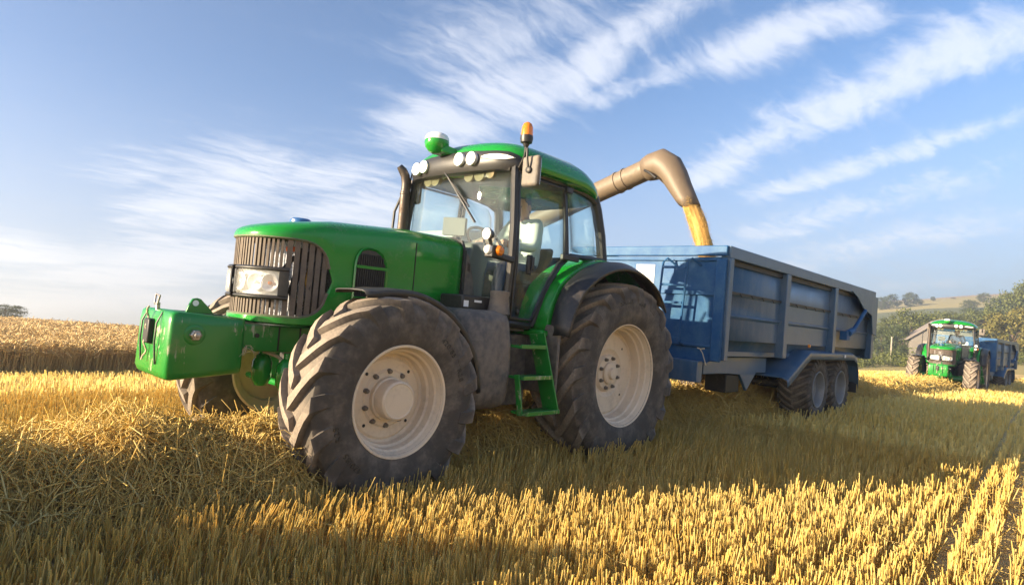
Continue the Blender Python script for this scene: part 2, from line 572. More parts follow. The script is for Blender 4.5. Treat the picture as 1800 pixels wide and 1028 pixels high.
# ------------------------------------------------------------------ mesh builder
class MB:
    def __init__(s):
        s.V = []
        s.F = []

    def add(s, V, F):
        k = len(s.V)
        s.V += [Vector(v) for v in V]
        s.F += [tuple(i + k for i in f) for f in F]
        return s

    def box(s, c, size, rot=None):
        hx, hy, hz = (x / 2 for x in size)
        P = [Vector((x, y, z)) for x in (-hx, hx) for y in (-hy, hy) for z in (-hz, hz)]
        if rot is not None:
            P = [rot @ p for p in P]
        c = Vector(c)
        return s.add([p + c for p in P], [(0, 1, 3, 2), (4, 6, 7, 5), (0, 4, 5, 1), (2, 3, 7, 6), (0, 2, 6, 4), (1, 5, 7, 3)])

    def bar(s, p0, p1, w, h, side=(0, 1, 0)):
        p0, p1 = Vector(p0), Vector(p1)
        d = (p1 - p0)
        L = d.length
        d.normalize()
        a = Vector(side)
        a = (a - d * a.dot(d)).normalized()
        b = d.cross(a)
        rot = Matrix((d, a, b)).transposed()
        return s.box((p0 + p1) / 2, (L, w, h), rot)

    def tube(s, pts, r, n=10, cap=True, flat=1.0):
        pts = [Vector(p) for p in pts]
        rs = r if hasattr(r, '__len__') else [r] * len(pts)
        rings = []
        up = None
        for i, p in enumerate(pts):
            t = (pts[min(i + 1, len(pts) - 1)] - pts[max(i - 1, 0)]).normalized()
            if up is None:
                up = Vector((0, 0, 1)) if abs(t.z) < 0.9 else Vector((1, 0, 0))
            a = (up - t * up.dot(t)).normalized()
            up = a
            b = t.cross(a)
            rings.append([p + (a * math.cos(2 * math.pi * k / n) + b * math.sin(2 * math.pi * k / n) * flat) * rs[i] for k in range(n)])
        return s.loft(rings, cap)

    def loft(s, rings, cap=True, closed=True):
        n = len(rings[0])
        V = [v for r in rings for v in r]
        F = []
        for i in range(len(rings) - 1):
            for k in range(n if closed else n - 1):
                a, b = i * n + k, i * n + (k + 1) % n
                F.append((a, b, b + n, a + n))
        if cap and closed:
            F.append(tuple(range(n - 1, -1, -1)))
            F.append(tuple(range((len(rings) - 1) * n, len(rings) * n)))
        return s.add(V, F)

    def lathe(s, prof, n=48, axis='y', origin=(0, 0, 0), cap=False):
        o = Vector(origin)
        rings = []
        for (a, r) in prof:
            ring = []
            for k in range(n):
                th = 2 * math.pi * k / n
                c_, s_ = math.cos(th) * r, math.sin(th) * r
                p = {'y': (c_, a, s_), 'z': (c_, s_, a), 'x': (a, c_, s_)}[axis]
                ring.append(o + Vector(p))
            rings.append(ring)
        return s.loft(rings, cap)

    def prism(s, poly, plane, d0, d1):
        f = {'xz': lambda p, d: (p[0], d, p[1]), 'yz': lambda p, d: (d, p[0], p[1]), 'xy': lambda p, d: (p[0], p[1], d)}[plane]
        n = len(poly)
        V = [f(p, d0) for p in poly] + [f(p, d1) for p in poly]
        F = [tuple(range(n)), tuple(range(2 * n - 1, n - 1, -1))] + [(i, (i + 1) % n, (i + 1) % n + n, i + n) for i in range(n)]
        return s.add(V, F)

    def grid(s, fn, nu, nv):
        V = [fn(i / (nu - 1), j / (nv - 1)) for i in range(nu) for j in range(nv)]
        F = [(i * nv + j, (i + 1) * nv + j, (i + 1) * nv + j + 1, i * nv + j + 1) for i in range(nu - 1) for j in range(nv - 1)]
        return s.add(V, F)

    def mesh(s, name, m=None, angle=35, org=(0, 0, 0), fix=True):
        me = bpy.data.meshes.new(name)
        o = Vector(org)
        me.from_pydata([tuple(v - o) for v in s.V], [], s.F)
        if fix:
            bm = bmesh.new()
            bm.from_mesh(me)
            bmesh.ops.remove_doubles(bm, verts=bm.verts, dist=1e-5)
            bmesh.ops.recalc_face_normals(bm, faces=bm.faces)
            bm.to_mesh(me)
            bm.free()
        if m:
            me.materials.append(MATS[m])
        if angle:
            me.polygons.foreach_set('use_smooth', [True] * len(me.polygons))
            me.set_sharp_from_angle(angle=R_(angle))
        return me

    def build(s, name, m, parent=None, angle=35, org=(0, 0, 0), bevel=0.0, solid=0.0, loc=None, seg=2):
        o = link(name, s.mesh(name, m, angle, org), parent, loc)
        if solid:
            md = o.modifiers.new('solid', 'SOLIDIFY')
            md.thickness = solid
            md.offset = -1
        if bevel:
            md = o.modifiers.new('bevel', 'BEVEL')
            md.width = bevel
            md.segments = seg
            md.limit_method = 'ANGLE'
            md.angle_limit = R_(38)
            md.harden_normals = False
        return o


def link(name, data, parent=None, loc=None):
    o = bpy.data.objects.new(name, data)
    col.objects.link(o)
    if parent is not None:
        o.parent = parent
    if loc is not None:
        o.location = loc
    return o


def tag(o, label, cat, group=None):
    o['label'] = label
    o['category'] = cat
    if group:
        o['group'] = group
    return o


def thing(name, label, cat, loc=(0, 0, 0), group=None):
    return tag(link(name, None, None, loc), label, cat, group)


def copy_tree(o, parent=None):
    c = o.copy()
    col.objects.link(c)
    c.parent = parent
    for ch in o.children:
        copy_tree(ch, c)
    return c


UPRIGHT = []      # things that stand by gravity (trees, barn, post) and not square to the slope


def np_mesh(name, V, F, m, smooth=False):
    """V (n,3) float array, F (m,k) int array with k = 3 or 4."""
    me = bpy.data.meshes.new(name)
    V = np.ascontiguousarray(V, dtype=np.float32)
    F = np.ascontiguousarray(F, dtype=np.int32)
    me.vertices.add(len(V))
    me.vertices.foreach_set('co', V.ravel())
    k = F.shape[1]
    me.loops.add(F.size)
    me.loops.foreach_set('vertex_index', F.ravel())
    me.polygons.add(len(F))
    me.polygons.foreach_set('loop_start', np.arange(0, F.size, k, dtype=np.int32))
    if smooth:
        me.polygons.foreach_set('use_smooth', np.ones(len(F), dtype=bool))
    me.update(calc_edges=True)
    me.materials.append(MATS[m])
    return me


# ------------------------------------------------------------------ terrain (slope frame)
def T(x, y):
    x = np.asarray(x, float)
    y = np.asarray(y, float)
    t = np.maximum(-1.5 - y, 0)
    g = np.where(t < 8, 0.082 * t * t / (t + 0.8), 0.596 + 0.053 * (t - 8))
    g = g + np.where(t > 60, (t - 60) * 0.07, 0)
    side = -0.036 * np.maximum(-3.4 - x, 0) * np.clip(t / 58, 0, 1)
    dip = -0.010 * np.maximum(-9.0 - x, 0) * np.clip((x + 60) / 40, 0.2, 1)
    dip = np.where(x < -40, -0.16 + 0 * x, np.maximum(dip, -0.20))
    small = 0.012 * np.sin(x * 1.7 + y * 0.6) + 0.010 * np.sin(y * 2.9 - x * 0.4)
    return -g + side + dip + small


def build_ground():
    xs = np.unique(np.concatenate([np.arange(-66, -14, 2.0), np.arange(-14, 9, 0.35), np.arange(9, 60, 3.0)]))
    ys = np.unique(np.concatenate([np.arange(-120, -14, 3.0), np.arange(-14, 8, 0.35), np.arange(8, 60, 3.0)]))
    X, Y = np.meshgrid(xs, ys, indexing='ij')
    V = np.stack([X, Y, T(X, Y)], -1).reshape(-1, 3)
    n, k = len(xs), len(ys)
    i, j = np.meshgrid(np.arange(n - 1), np.arange(k - 1), indexing='ij')
    F = np.stack([i * k + j, (i + 1) * k + j, (i + 1) * k + j + 1, i * k + j + 1], -1).reshape(-1, 4)
    o = link('ground', np_mesh('ground', V, F, 'field_soil', True))
    o['kind'] = 'structure'


# the hill beyond the far end of the field, in the gravity frame: height over distance from here
CAM_G = SLOPE @ CAM_POS
HILL = []
for (dp_, v_) in ((46, 690), (56, 655), (62, 645), (90, 628), (120, 602), (160, 577), (220, 552), (300, 531), (380, 524), (460, 524)):
    p_ = SLOPE @ at(1680, v_, dp_)
    HILL.append((math.hypot(p_.x - CAM_G.x, p_.y - CAM_G.y), p_.z))
HILL += [(700, 22.0), (1000, 6.0)]


def hill_z(x, y):
    dx, dy = x - CAM_G.x, y - CAM_G.y
    r = math.hypot(dx, dy)
    a = (math.atan2(dy, dx) - YAW + math.pi) % (2 * math.pi) - math.pi     # 0 = straight ahead, negative = right
    z = np.interp(r, [h[0] for h in HILL], [h[1] for h in HILL])
    z += min(1, max(0, (r - 110) / 150)) * (1.1 * math.sin(a * 9 + 1.0) + 0.7 * math.sin(a * 23 + r * 0.01))
    fade = min(1, max(0, (0.55 - a) / 0.7))                                 # sinks away behind the barley crest
    low = HILL[0][1] - 1.5
    return low + (z - low) * (0.15 + 0.85 * fade)


def build_hill():
    rs = [50, 57, 64, 70, 78, 90, 105, 122, 142, 165, 190, 220, 255, 295, 340, 390, 445, 510, 600, 720, 860, 1000]
    n = 90
    V = []
    for r in rs:
        for k in range(n):
            a = YAW + R_(-120 + 240 * k / (n - 1))
            x, y = CAM_G.x + r * math.cos(a), CAM_G.y + r * math.sin(a)
            V.append((x, y, hill_z(x, y)))
    F = [(i * n + j, i * n + j + 1, (i + 1) * n + j + 1, (i + 1) * n + j) for i in range(len(rs) - 1) for j in range(n - 1)]
    h = MB().add(V, F).build('hill', 'hill_fields', angle=60)
    h['kind'] = 'structure'
    UPRIGHT.append(h)


build_hill()
build_ground()
# ================================================================== wheels
def tyre_mesh(name, m, R, rb, hw, nl, lug_h, skew, lugw=0.034, seg=96):
    Rc = R - lug_h
    Rs = Rc - 0.035
    s = Rs - rb
    half = [(0.80 * hw, rb - 0.012), (0.88 * hw, rb + 0.012), (0.955 * hw, rb + 0.22 * s), (1.0 * hw, rb + 0.48 * s), (0.985 * hw, rb + 0.72 * s),
            (0.92 * hw, rb + 0.92 * s), (0.80 * hw, Rs + 0.008), (0.62 * hw, Rc - 0.016), (0.32 * hw, Rc - 0.004), (0, Rc)]
    prof = half + [(-y, r) for (y, r) in half[-2::-1]]
    mb = MB().lathe(prof, seg)
    base = [(-0.05, Rc - 0.012), (0.15, Rc - 0.012), (0.32, Rc - 0.014), (0.52, Rc - 0.02), (0.72, Rc - 0.035), (0.86, Rc - 0.065), (0.93, Rc - 0.11), (0.955, Rc - 0.15)]
    top = [(-0.05, R), (0.15, R), (0.32, R - 0.002), (0.54, R - 0.007), (0.78, R - 0.018), (0.955, R - 0.034), (1.02, Rc - 0.075), (1.0, Rc - 0.145)]
    sk = [-0.03, 0.10, 0.24, 0.46, 0.72, 0.96, 1.05, 1.10]
    for side in (1, -1):
        for k in range(nl):
            th0 = 2 * math.pi * (k + (0.5 if side < 0 else 0)) / nl
            rings = []
            for i in range(len(base)):
                th = th0 + skew * sk[i]
                wb = lugw * (1.45 if i < 5 else 1.75)
                wt = lugw * (0.95 if i < 5 else 1.25)
                ring = []
                for (yy, rr), w, sg in ((base[i], wb, -1), (top[i], wt, -1), (top[i], wt, 1), (base[i], wb, 1)):
                    a = th + sg * w / R
                    ring.append(Vector((math.cos(a) * rr, side * yy * hw, math.sin(a) * rr)))
                rings.append(ring)
            mb.loft(rings, True)
    me = bpy.data.meshes.new(name)
    me.from_pydata([tuple(v) for v in mb.V], [], mb.F)
    bm = bmesh.new()
    bm.from_mesh(me)
    bmesh.ops.recalc_face_normals(bm, faces=bm.faces)
    bm.to_mesh(me)
    bm.free()
    me.materials.append(MATS[m])
    me.polygons.foreach_set('use_smooth', [True] * len(me.polygons))
    me.set_sharp_from_angle(angle=R_(32))
    return me


def bent_text(name, txt, m, y, r0, size, centre_deg, spacing=1.0):
    """Raised lettering laid round a tyre's side wall."""
    cu = bpy.data.curves.new(name, 'FONT')
    cu.body = txt
    cu.size = size
    cu.space_character = spacing
    cu.align_x = 'CENTER'
    cu.extrude = 0.0
    tmp = bpy.data.objects.new(name, cu)
    col.objects.link(tmp)
    dg = bpy.context.evaluated_depsgraph_get()
    me = bpy.data.meshes.new_from_object(tmp.evaluated_get(dg))
    bpy.data.objects.remove(tmp)
    bm = bmesh.new()
    bm.from_mesh(me)
    bmesh.ops.subdivide_edges(bm, edges=[e for e in bm.edges if e.calc_length() > size * 0.3], cuts=2)
    r = bmesh.ops.extrude_face_region(bm, geom=bm.faces[:])
    for v in [g for g in r['geom'] if isinstance(g, bmesh.types.BMVert)]:
        v.co.z += 0.004
    for v in bm.verts:
        # seen from outside (+y towards the viewer) x runs to the left
        rad = r0 + v.co.y
        a = R_(centre_deg) + v.co.x / r0
        v.co = Vector((math.cos(a) * rad, y + v.co.z, math.sin(a) * rad))
    bmesh.ops.recalc_face_normals(bm, faces=bm.faces)
    bm.to_mesh(me)
    bm.free()
    me.materials.clear()
    me.materials.append(MATS[m])
    return me


def flat_text(name, txt, m, size, mat4, parent=None):
    cu = bpy.data.curves.new(name, 'FONT')
    cu.body = txt
    cu.size = size
    cu.align_x = 'CENTER'
    cu.extrude = 0.001
    tmp = bpy.data.objects.new(name, cu)
    col.objects.link(tmp)
    dg = bpy.context.evaluated_depsgraph_get()
    me = bpy.data.meshes.new_from_object(tmp.evaluated_get(dg))
    bpy.data.objects.remove(tmp)
    me.transform(mat4)
    me.materials.clear()
    me.materials.append(MATS[m])
    return link(name, me, parent)


def circle_pts(r, n, a0=0.0):
    return [(r * math.cos(2 * math.pi * k / n + a0), r * math.sin(2 * math.pi * k / n + a0)) for k in range(n)]


TY_F = tyre_mesh('tyre', 'rubber_front', 0.718, 0.370, 0.210, 17, 0.038, 0.40, 0.041)
TY_R = tyre_mesh('tyre', 'rubber_rear', 0.905, 0.497, 0.272, 19, 0.042, 0.37, 0.045)


def rim_mesh(rF, hr, deep, m='rim_beige'):
    y = hr
    out = [(y - 0.010, rF + 0.010), (y, rF + 0.004), (y - 0.002, rF - 0.010), (y - 0.022, rF - 0.018), (y - 0.036, rF - 0.022), (y - 0.060, rF - 0.030),
           (y - 0.070, rF - 0.044), (y - 0.120, rF - 0.050), (y - 0.130, rF - 0.066), (y - deep + 0.02, rF - 0.074), (y - deep, rF - 0.095),
           (-y * 0.55, rF - 0.085), (-y + 0.03, rF - 0.035), (-y, rF - 0.01), (-y, rF + 0.008)]
    return MB().lathe(out, 64).mesh('rim', m, 28)


RIM_F = rim_mesh(0.3767, 0.19, 0.195)
RIM_R = rim_mesh(0.502, 0.233, 0.235)
BOLT = MB().lathe([(0, 0.001), (0, 0.019), (0.012, 0.019), (0.014, 0.015), (0.030, 0.014), (0.034, 0.009), (0.034, 0.0005)], 10).mesh('wheel_bolt', 'bolt_grey', 30)


def disc_front():
    y = 0.19 - 0.195
    p = [(y + 0.004, 0.288), (y + 0.016, 0.270), (y + 0.018, 0.20), (y + 0.030, 0.185), (y + 0.032, 0.001), (y - 0.012, 0.001), (y - 0.012, 0.20), (y - 0.012, 0.288)]
    return MB().lathe(p, 64).mesh('wheel_disc', 'rim_beige', 28)


def disc_rear():
    y = 0.233 - 0.235
    p = [(y + 0.004, 0.412), (y + 0.018, 0.390), (y + 0.020, 0.24), (y + 0.003, 0.215), (y - 0.004, 0.19), (y + 0.028, 0.17), (y + 0.032, 0.155), (y + 0.036, 0.10), (y + 0.020, 0.085), (y + 0.02, 0.001),
         (y - 0.02, 0.001), (y - 0.02, 0.24), (y - 0.02, 0.412)]
    return MB().lathe(p, 64).mesh('wheel_disc', 'rim_beige', 28)


DISC_F, DISC_R = disc_front(), disc_rear()
HUB_F = MB().lathe([(0.0, 0.150), (0.03, 0.148), (0.034, 0.136), (0.125, 0.133), (0.135, 0.124), (0.137, 0.118), (0.132, 0.112), (0.133, 0.0005)], 48).mesh('hub_cap', 'rim_beige', 30)
HUB_R = MB().lathe([(0.0, 0.110), (0.035, 0.108), (0.045, 0.095), (0.047, 0.06), (0.075, 0.052), (0.080, 0.0005)], 40).mesh('hub_cap', 'rim_beige', 30)
HOLE = MB().lathe([(0, 0.0005), (0, 0.011), (0.002, 0.012), (0.004, 0.009), (0.003, 0.0005)], 10).mesh('valve_hole', 'dark_metal', 30)


def make_wheel(parent, loc, front, side, letters):
    w = link('wheel', DISC_F if front else DISC_R, parent, loc)
    if side < 0:
        w.scale = (1, -1, 1)
    link('tyre', TY_F if front else TY_R, w)
    link('rim', RIM_F if front else RIM_R, w)
    yd = 0.19 - 0.195 + 0.03 if front else 0.233 - 0.235 + 0.02
    link('hub_cap', HUB_F if front else HUB_R, w, (0, yd, 0))
    for (a, b) in circle_pts(0.185 if front else 0.150, 10 if front else 8, 0.3):
        link('wheel_bolt', BOLT, w, (a, yd - 0.012 if front else yd + 0.012, b))
    for (a, b) in circle_pts(0.245 if front else 0.33, 4, 0.75):
        link('valve_hole', HOLE, w, (a, (0.19 - 0.195 if front else 0.233 - 0.235) + 0.018, b))
    if letters and side > 0:
        if front:
            for dg in (145, 325):
                for word, off in (('420/85', -11), ('R28', 15)):
                    link('sidewall_lettering', bent_text('sidewall_lettering', word, 'black_plastic', 0.2090, 0.50, 0.055, dg + off, 1.15), w)
        else:
            for dg in (88, 268):
                for word, off in (('520/85', -9), ('R38', 13)):
                    link('sidewall_lettering', bent_text('sidewall_lettering', word, 'black_plastic', 0.2690, 0.70, 0.066, dg + off, 1.2), w)
    return w


# ================================================================== tractor
tractor = thing('tractor', 'big green tractor in the foreground with a weight block on its nose', 'tractor')

for (x, yc, z, fr) in ((2.65, 0.901, 0.698, True), (0.0, 0.896, 0.842, False)):
    make_wheel(tractor, (x, yc, z), fr, 1, True)
    make_wheel(tractor, (x, -yc, z), fr, -1, False)


# ---- bonnet -----------------------------------------------------------------
BX0, BX1 = 1.64, 3.375


def bonnet_plan():
    pts = []
    for i in range(28):
        x = BX0 + (2.86 - BX0) * i / 27
        pts.append((x, 0.425 + 0.012 * (1 - (x - BX0) / 1.2)))
    n = 44
    for i in range(1, n + 1):
        a = (math.pi / 2) * i / n
        e = 2 / 2.35
        pts.append((2.86 + (BX1 - 2.86) * math.sin(a) ** e, 0.425 * max(math.cos(a), 0.0) ** e))
    return pts


PLAN = bonnet_plan()


def plan_normal(i):
    a = Vector(PLAN[max(i - 1, 0)])
    b = Vector(PLAN[min(i + 1, len(PLAN) - 1)])
    t = b - a
    n = Vector((-t.y, t.x)).normalized()
    if i == len(PLAN) - 1:
        n = Vector((1, 0))
    return n if n.dot(Vector(PLAN[i]) - Vector((2.3, 0))) > 0 or n.y > 0 else -n


def z_sh(x):
    return 1.770 + 0.085 * min(1, max(0, (3.3 - x) / 1.2)) - 0.01 * max(0, (x - 3.3) / 0.1)


def z_bot(x):
    return 1.135 if x > 2.7 else 1.135 + 0.17 * min(1, (2.7 - x) / 0.9)


def grille_half(x):
    if x <= 2.885:
        return 0.0
    t = min(1.0, (x - 2.885) / 0.30)
    return (1 - (1 - t) ** 3.2) ** (1 / 2.4)


def zg1(x):
    return 1.47 + 0.265 * grille_half(x) if x > 2.885 else 1.47


def zg0(x):
    return 1.47 - 0.275 * grille_half(x) if x > 2.885 else 1.47


def bonnet_shell():
    mb = MB()
    rings_up, rings_lo = [], []
    for sgn in (1, -1):
        up, lo, dome = [], [], []
        for (x, y) in PLAN:
            zs = z_sh(x)
            up.append([Vector((x, sgn * y, zg1(x) + (zs - zg1(x)) * t)) for t in (0, 0.06, 0.3, 0.6, 1.0)])
            lo.append([Vector((x, sgn * y, z_bot(x) + (zg0(x) - z_bot(x)) * t)) for t in (0, 0.2, 0.5, 0.8, 1.0)])
            lo[-1][0] = Vector((x - (0.02 if x > 3.1 else 0), sgn * y * 0.95, z_bot(x)))
            hc = 0.115 + 0.012 * min(1, (3.4 - x) / 0.8)
            xs = min(x, 2.55)
            dm = []
            for k in (1.0, 0.985, 0.95, 0.88, 0.78, 0.64, 0.48, 0.3, 0.15, 0.0):
                dz = hc * (1 - k ** 3.0) ** (1 / 2.2)
                xx = xs + (x - xs) * k
                dm.append(Vector((xx, sgn * y * k, zs + dz + (0.05 * (1 - k) if x > 2.55 else 0) * min(1, (x - 2.55) / 0.5))))
            dome.append(dm)
        for strip in (up, lo, dome):
            mb.loft(strip, cap=False, closed=False)
    return mb


bonnet = bonnet_shell().build('bonnet', 'green_paint', tractor, angle=40, solid=0.014)

# intake cap on the bonnet crown (a blue bottle cap shape seen above the nose)
MB().lathe([(0, 0.001), (0.0, 0.085), (0.02, 0.082), (0.035, 0.06), (0.04, 0.001)], 24, 'z', (2.90, -0.05, 1.905)).build('filler_cap', 'fill_cap_blue', bonnet)

# side vents with black louvres
for sgn in (1, -1):
    y = sgn * 0.432
    op = [(2.70, 1.36), (2.70, 1.62), (2.69, 1.68), (2.655, 1.735), (2.60, 1.755), (2.52, 1.75), (2.46, 1.72), (2.42, 1.66), (2.40, 1.58), (2.40, 1.36)]
    op2 = [(2.55 + (x - 2.55) * 0.86, 1.56 + (z - 1.56) * 0.90) for (x, z) in op]
    ring = MB()
    a = [Vector((x, y + sgn * 0.006, z)) for (x, z) in op]
    b = [Vector((x, y + sgn * 0.020, z)) for (x, z) in [(2.55 + (x - 2.55) * 0.95, 1.56 + (z - 1.56) * 0.97) for (x, z) in op]]
    c = [Vector((x, y + sgn * 0.002, z)) for (x, z) in op2]
    ring.loft([a, b, c], cap=False)
    ring.box((2.55, y + sgn * 0.012, 1.603), (0.28, 0.020, 0.022)).box((2.55, y + sgn * 0.012, 1.425), (0.28, 0.020, 0.018))
    vf = ring.build('vent_frame', 'green_paint', bonnet, angle=50)
    v = MB().prism(op2, 'xz', y + sgn * 0.001, y + sgn * 0.004)
    for i in range(13):
        x = 2.435 + i * 0.0192
        zt = 1.70 if 2.45 < x < 2.65 else 1.64
        v.box((x, y + sgn * 0.008, (1.39 + zt) / 2), (0.006, 0.012, zt - 1.39))
    v.build('vent_louvre', 'black_plastic', bonnet, angle=30)

# shut lines of the side panel
for sgn in (1, -1):
    MB().box((2.14, sgn * 0.4335, 1.60), (0.007, 0.006, 0.50)).build('shut_line', 'dark_metal', bonnet)
    MB().box((1.90, sgn * 0.4365, 1.352), (0.48, 0.006, 0.007)).build('shut_line', 'dark_metal', bonnet)
# black rubber seal behind the bonnet
seal = MB()
for sgn in (1, -1):
    seal.bar((1.622, sgn * 0.436, 1.30), (1.622, sgn * 0.436, 1.86), 0.03, 0.03)
seal.tube([(1.622, 0.436, 1.86), (1.622, 0.40, 1.93), (1.622, 0.25, 1.965), (1.622, 0, 1.975), (1.622, -0.25, 1.965), (1.622, -0.40, 1.93), (1.622, -0.436, 1.86)], 0.016, 8)
seal.build('bonnet_seal', 'black_plastic', tractor)

# ---- grille -------------------------------------------------------------------
def inset(i, d):
    n = plan_normal(i)
    return Vector(PLAN[i]) - n * d


gi = [i for i, (x, y) in enumerate(PLAN) if x > 2.87]
gr = MB()
for sgn in (1, -1):
    for zf, zo in ((zg1, 0.008), (zg0, -0.008)):
        pts = [Vector((inset(i, 0.012).x, sgn * inset(i, 0.012).y, zf(PLAN[i][0]) + zo)) for i in gi]
        gr.tube(pts, 0.014, 6)
grille = gr.build('grille', 'grille_dusty', tractor)
# walk along the plan curve and set one slat every few centimetres
acc, last = 0.0, None
slat_at = []
for i in gi:
    p = Vector(PLAN[i])
    if last is not None:
        acc += (p - last).length
    last = p
    slat_at.append((acc, i))
total_len = slat_at[-1][0]


def at_len(s):
    for (a, i), (b, j) in zip(slat_at, slat_at[1:]):
        if a <= s <= b:
            t = (s - a) / max(b - a, 1e-6)
            p = Vector(PLAN[i]).lerp(Vector(PLAN[j]), t)
            n = plan_normal(i).lerp(plan_normal(j), t).normalized()
            return p, n
    return Vector(PLAN[-1]), Vector((1, 0))


s = 0.035
while s < total_len - 0.01:
    p, n = at_len(s)
    front = n.x > 0.55
    wdt = 0.017 if front else 0.036
    for sgn in (1, -1):
        c = p - n * 0.020
        z1, z0 = zg1(p.x) + 0.004, zg0(p.x) - 0.004
        if z1 - z0 > 0.05:
            rot = Matrix.Rotation(math.atan2(n.y * sgn, n.x), 3, 'Z')
            spans = [(z0, 1.306), (1.531, z1)] if p.x > 3.165 else [(z0, z1)]      # interrupted by the lamp band
            for (za, zb_) in spans:
                MB().box((c.x, c.y * sgn, (za + zb_) / 2), (0.010 if front else 0.008, wdt, zb_ - za), rot).build('slat', 'grille_dusty', grille, angle=0)
    s += 0.034 if front else 0.052
# cooling pack behind the grille
rad = MB()
rad.box((3.02, 0, 1.45), (0.06, 0.66, 0.60)).box((2.78, 0, 1.47), (0.10, 0.78, 0.66))
rad.build('radiator', 'radiator_mesh', tractor, bevel=0.01)
hs = MB()
hs.tube([(3.05, 0.30, 1.22), (3.12, 0.34, 1.35), (3.08, 0.34, 1.55), (3.0, 0.33, 1.66)], 0.022, 8)
hs.tube([(2.95, 0.37, 1.22), (3.02, 0.385, 1.40), (2.98, 0.38, 1.60)], 0.014, 8)
hs.tube([(3.2, 0.2, 1.25), (3.22, 0.25, 1.45), (3.1, 0.3, 1.62)], 0.016, 8)
hs.bar((3.12, 0.33, 1.35), (3.06, 0.34, 1.68), 0.02, 0.05)
hs.build('coolant_hose', 'dark_metal', tractor)
MB().tube([(2.98, 0.36, 1.30), (3.04, 0.372, 1.45), (3.01, 0.37, 1.62)], 0.012, 8).build('wiring_sleeve', 'hose_amber', tractor)
MB().box((3.13, 0.30, 1.67), (0.05, 0.09, 0.035)).build('filter_flag', 'orange_plastic', tractor, bevel=0.006)

# ---- headlamps -----------------------------------------------------------------
def wrap_band(i0, i1, z0, z1, out0, out1, sgn, nz=5, round_end=0.0):
    """Closed shell that follows the nose from plan index i0 to i1."""
    rings = []
    idx = list(range(i0, i1 + 1))
    for q, i in enumerate(idx):
        t = q / (len(idx) - 1)
        sh = 0.0
        if round_end:
            e = min(t, 1 - t) / round_end
            sh = (1 - min(1, e)) ** 2.2 * (z1 - z0) * 0.28
        n = plan_normal(i)
        p = Vector(PLAN[i])
        a, b = p + n * out0, p + n * out1
        zz0, zz1 = z0 + sh, z1 - sh
        m = 0.012
        rings.append([Vector((a.x, sgn * a.y, zz0)), Vector((b.x - n.x * m, sgn * (b.y - n.y * m), zz0)), Vector((b.x, sgn * b.y, zz0 + m)), Vector((b.x, sgn * b.y, (zz0 + zz1) / 2)),
                      Vector((b.x, sgn * b.y, zz1 - m)), Vector((b.x - n.x * m, sgn * (b.y - n.y * m), zz1)), Vector((a.x, sgn * a.y, zz1))])
    return MB().loft(rings, True)


def plan_index_x(x):
    return min(range(len(PLAN)), key=lambda i: abs(PLAN[i][0] - x) + (0 if i >= 28 else 9))


iA = plan_index_x(3.17)
iB = len(PLAN) - 2
for sgn in (1, -1):
    bz = MB()
    for (a, b, z0, z1) in ((iA, iB, 1.502, 1.532), (iA, iB, 1.305, 1.334), (iA, iA + 4, 1.325, 1.512), (iB - 1, iB, 1.325, 1.512)):
        q_ = wrap_band(a, b, z0, z1, -0.05, 0.024, sgn)
        bz.add(q_.V, q_.F)
    hl = bz.build('headlamp', 'black_plastic', tractor, angle=40)
    wrap_band(iA + 2, iB - 1, 1.325, 1.510, -0.055, -0.022, sgn).build('lamp_reflector', 'lamp_reflector', hl, angle=40)
    wrap_band(iA + 3, iB - 1, 1.331, 1.505, 0.014, 0.022, sgn).build('lens', 'lamp_glass', hl, angle=40)
    for k, i in enumerate((iA + 8, iA + 15, iA + 24)):
        n = plan_normal(i)
        p = Vector(PLAN[i])
        m4 = Matrix.Translation((p.x, sgn * p.y, 1.418)) @ Matrix.Rotation(math.atan2(n.y * sgn, n.x), 4, 'Z')
        b = MB().lathe([(0.008, 0.064), (0.010, 0.060), (-0.004, 0.045), (-0.014, 0.022), (-0.016, 0.001)], 24, 'x')
        b2 = MB().lathe([(-0.016, 0.014), (0.004, 0.013), (0.010, 0.008), (0.011, 0.001)], 12, 'x')
        for v in b.V + b2.V:
            v.xyz = (m4 @ v)[:]
        b.build('lamp_bowl', 'lamp_reflector', hl)
        b2.build('bulb', 'amber' if k == 0 else 'lamp_white', hl)

# ---- chassis, axle, engine ------------------------------------------------------
ch = MB()
ch.prism([(2.60, 0.92), (2.60, 1.12), (3.42, 1.125), (3.46, 1.10), (3.46, 0.97), (3.30, 0.94)], 'xz', -0.25, 0.25)
ch.build('front_support', 'green_worn', tractor, bevel=0.012)
ribs = MB()
for x in (2.98, 3.14):
    ribs.box((x, 0.2505, 1.03), (0.010, 0.010, 0.17))
for x, z in ((2.90, 1.06), (2.90, 0.99), (3.30, 1.05)):
    ribs.lathe([(0.25, 0.001), (0.25, 0.016), (0.262, 0.016), (0.264, 0.001)], 8, 'y', (x, 0, z))
ribs.build('support_joint', 'dark_metal', tractor)
MB().box((2.25, 0, 1.25), (1.25, 0.56, 0.62)).box((2.1, 0, 0.92), (1.6, 0.42, 0.30)).box((2.3, 0.33, 1.2), (0.5, 0.12, 0.3)).build('engine_block', 'dark_metal', tractor, bevel=0.03)
MB().box((0.75, 0, 0.95), (1.7, 0.44, 0.50)).lathe([(-0.62, 0.17), (-0.3, 0.24), (0.3, 0.24), (0.62, 0.17)], 20, 'y', (0, 0, 0.86)).build('transmission', 'green_worn', tractor, bevel=0.02)
ax = MB()
ax.tube([(2.65, -0.72, 0.70), (2.65, -0.45, 0.68), (2.65, -0.2, 0.66), (2.65, 0.2, 0.66), (2.65, 0.45, 0.68), (2.65, 0.72, 0.70)], [0.14, 0.10, 0.15, 0.15, 0.10, 0.14], 14)
ax.tube([(2.65, 0, 0.66), (2.3, 0, 0.70), (1.9, 0, 0.75)], 0.09, 10)
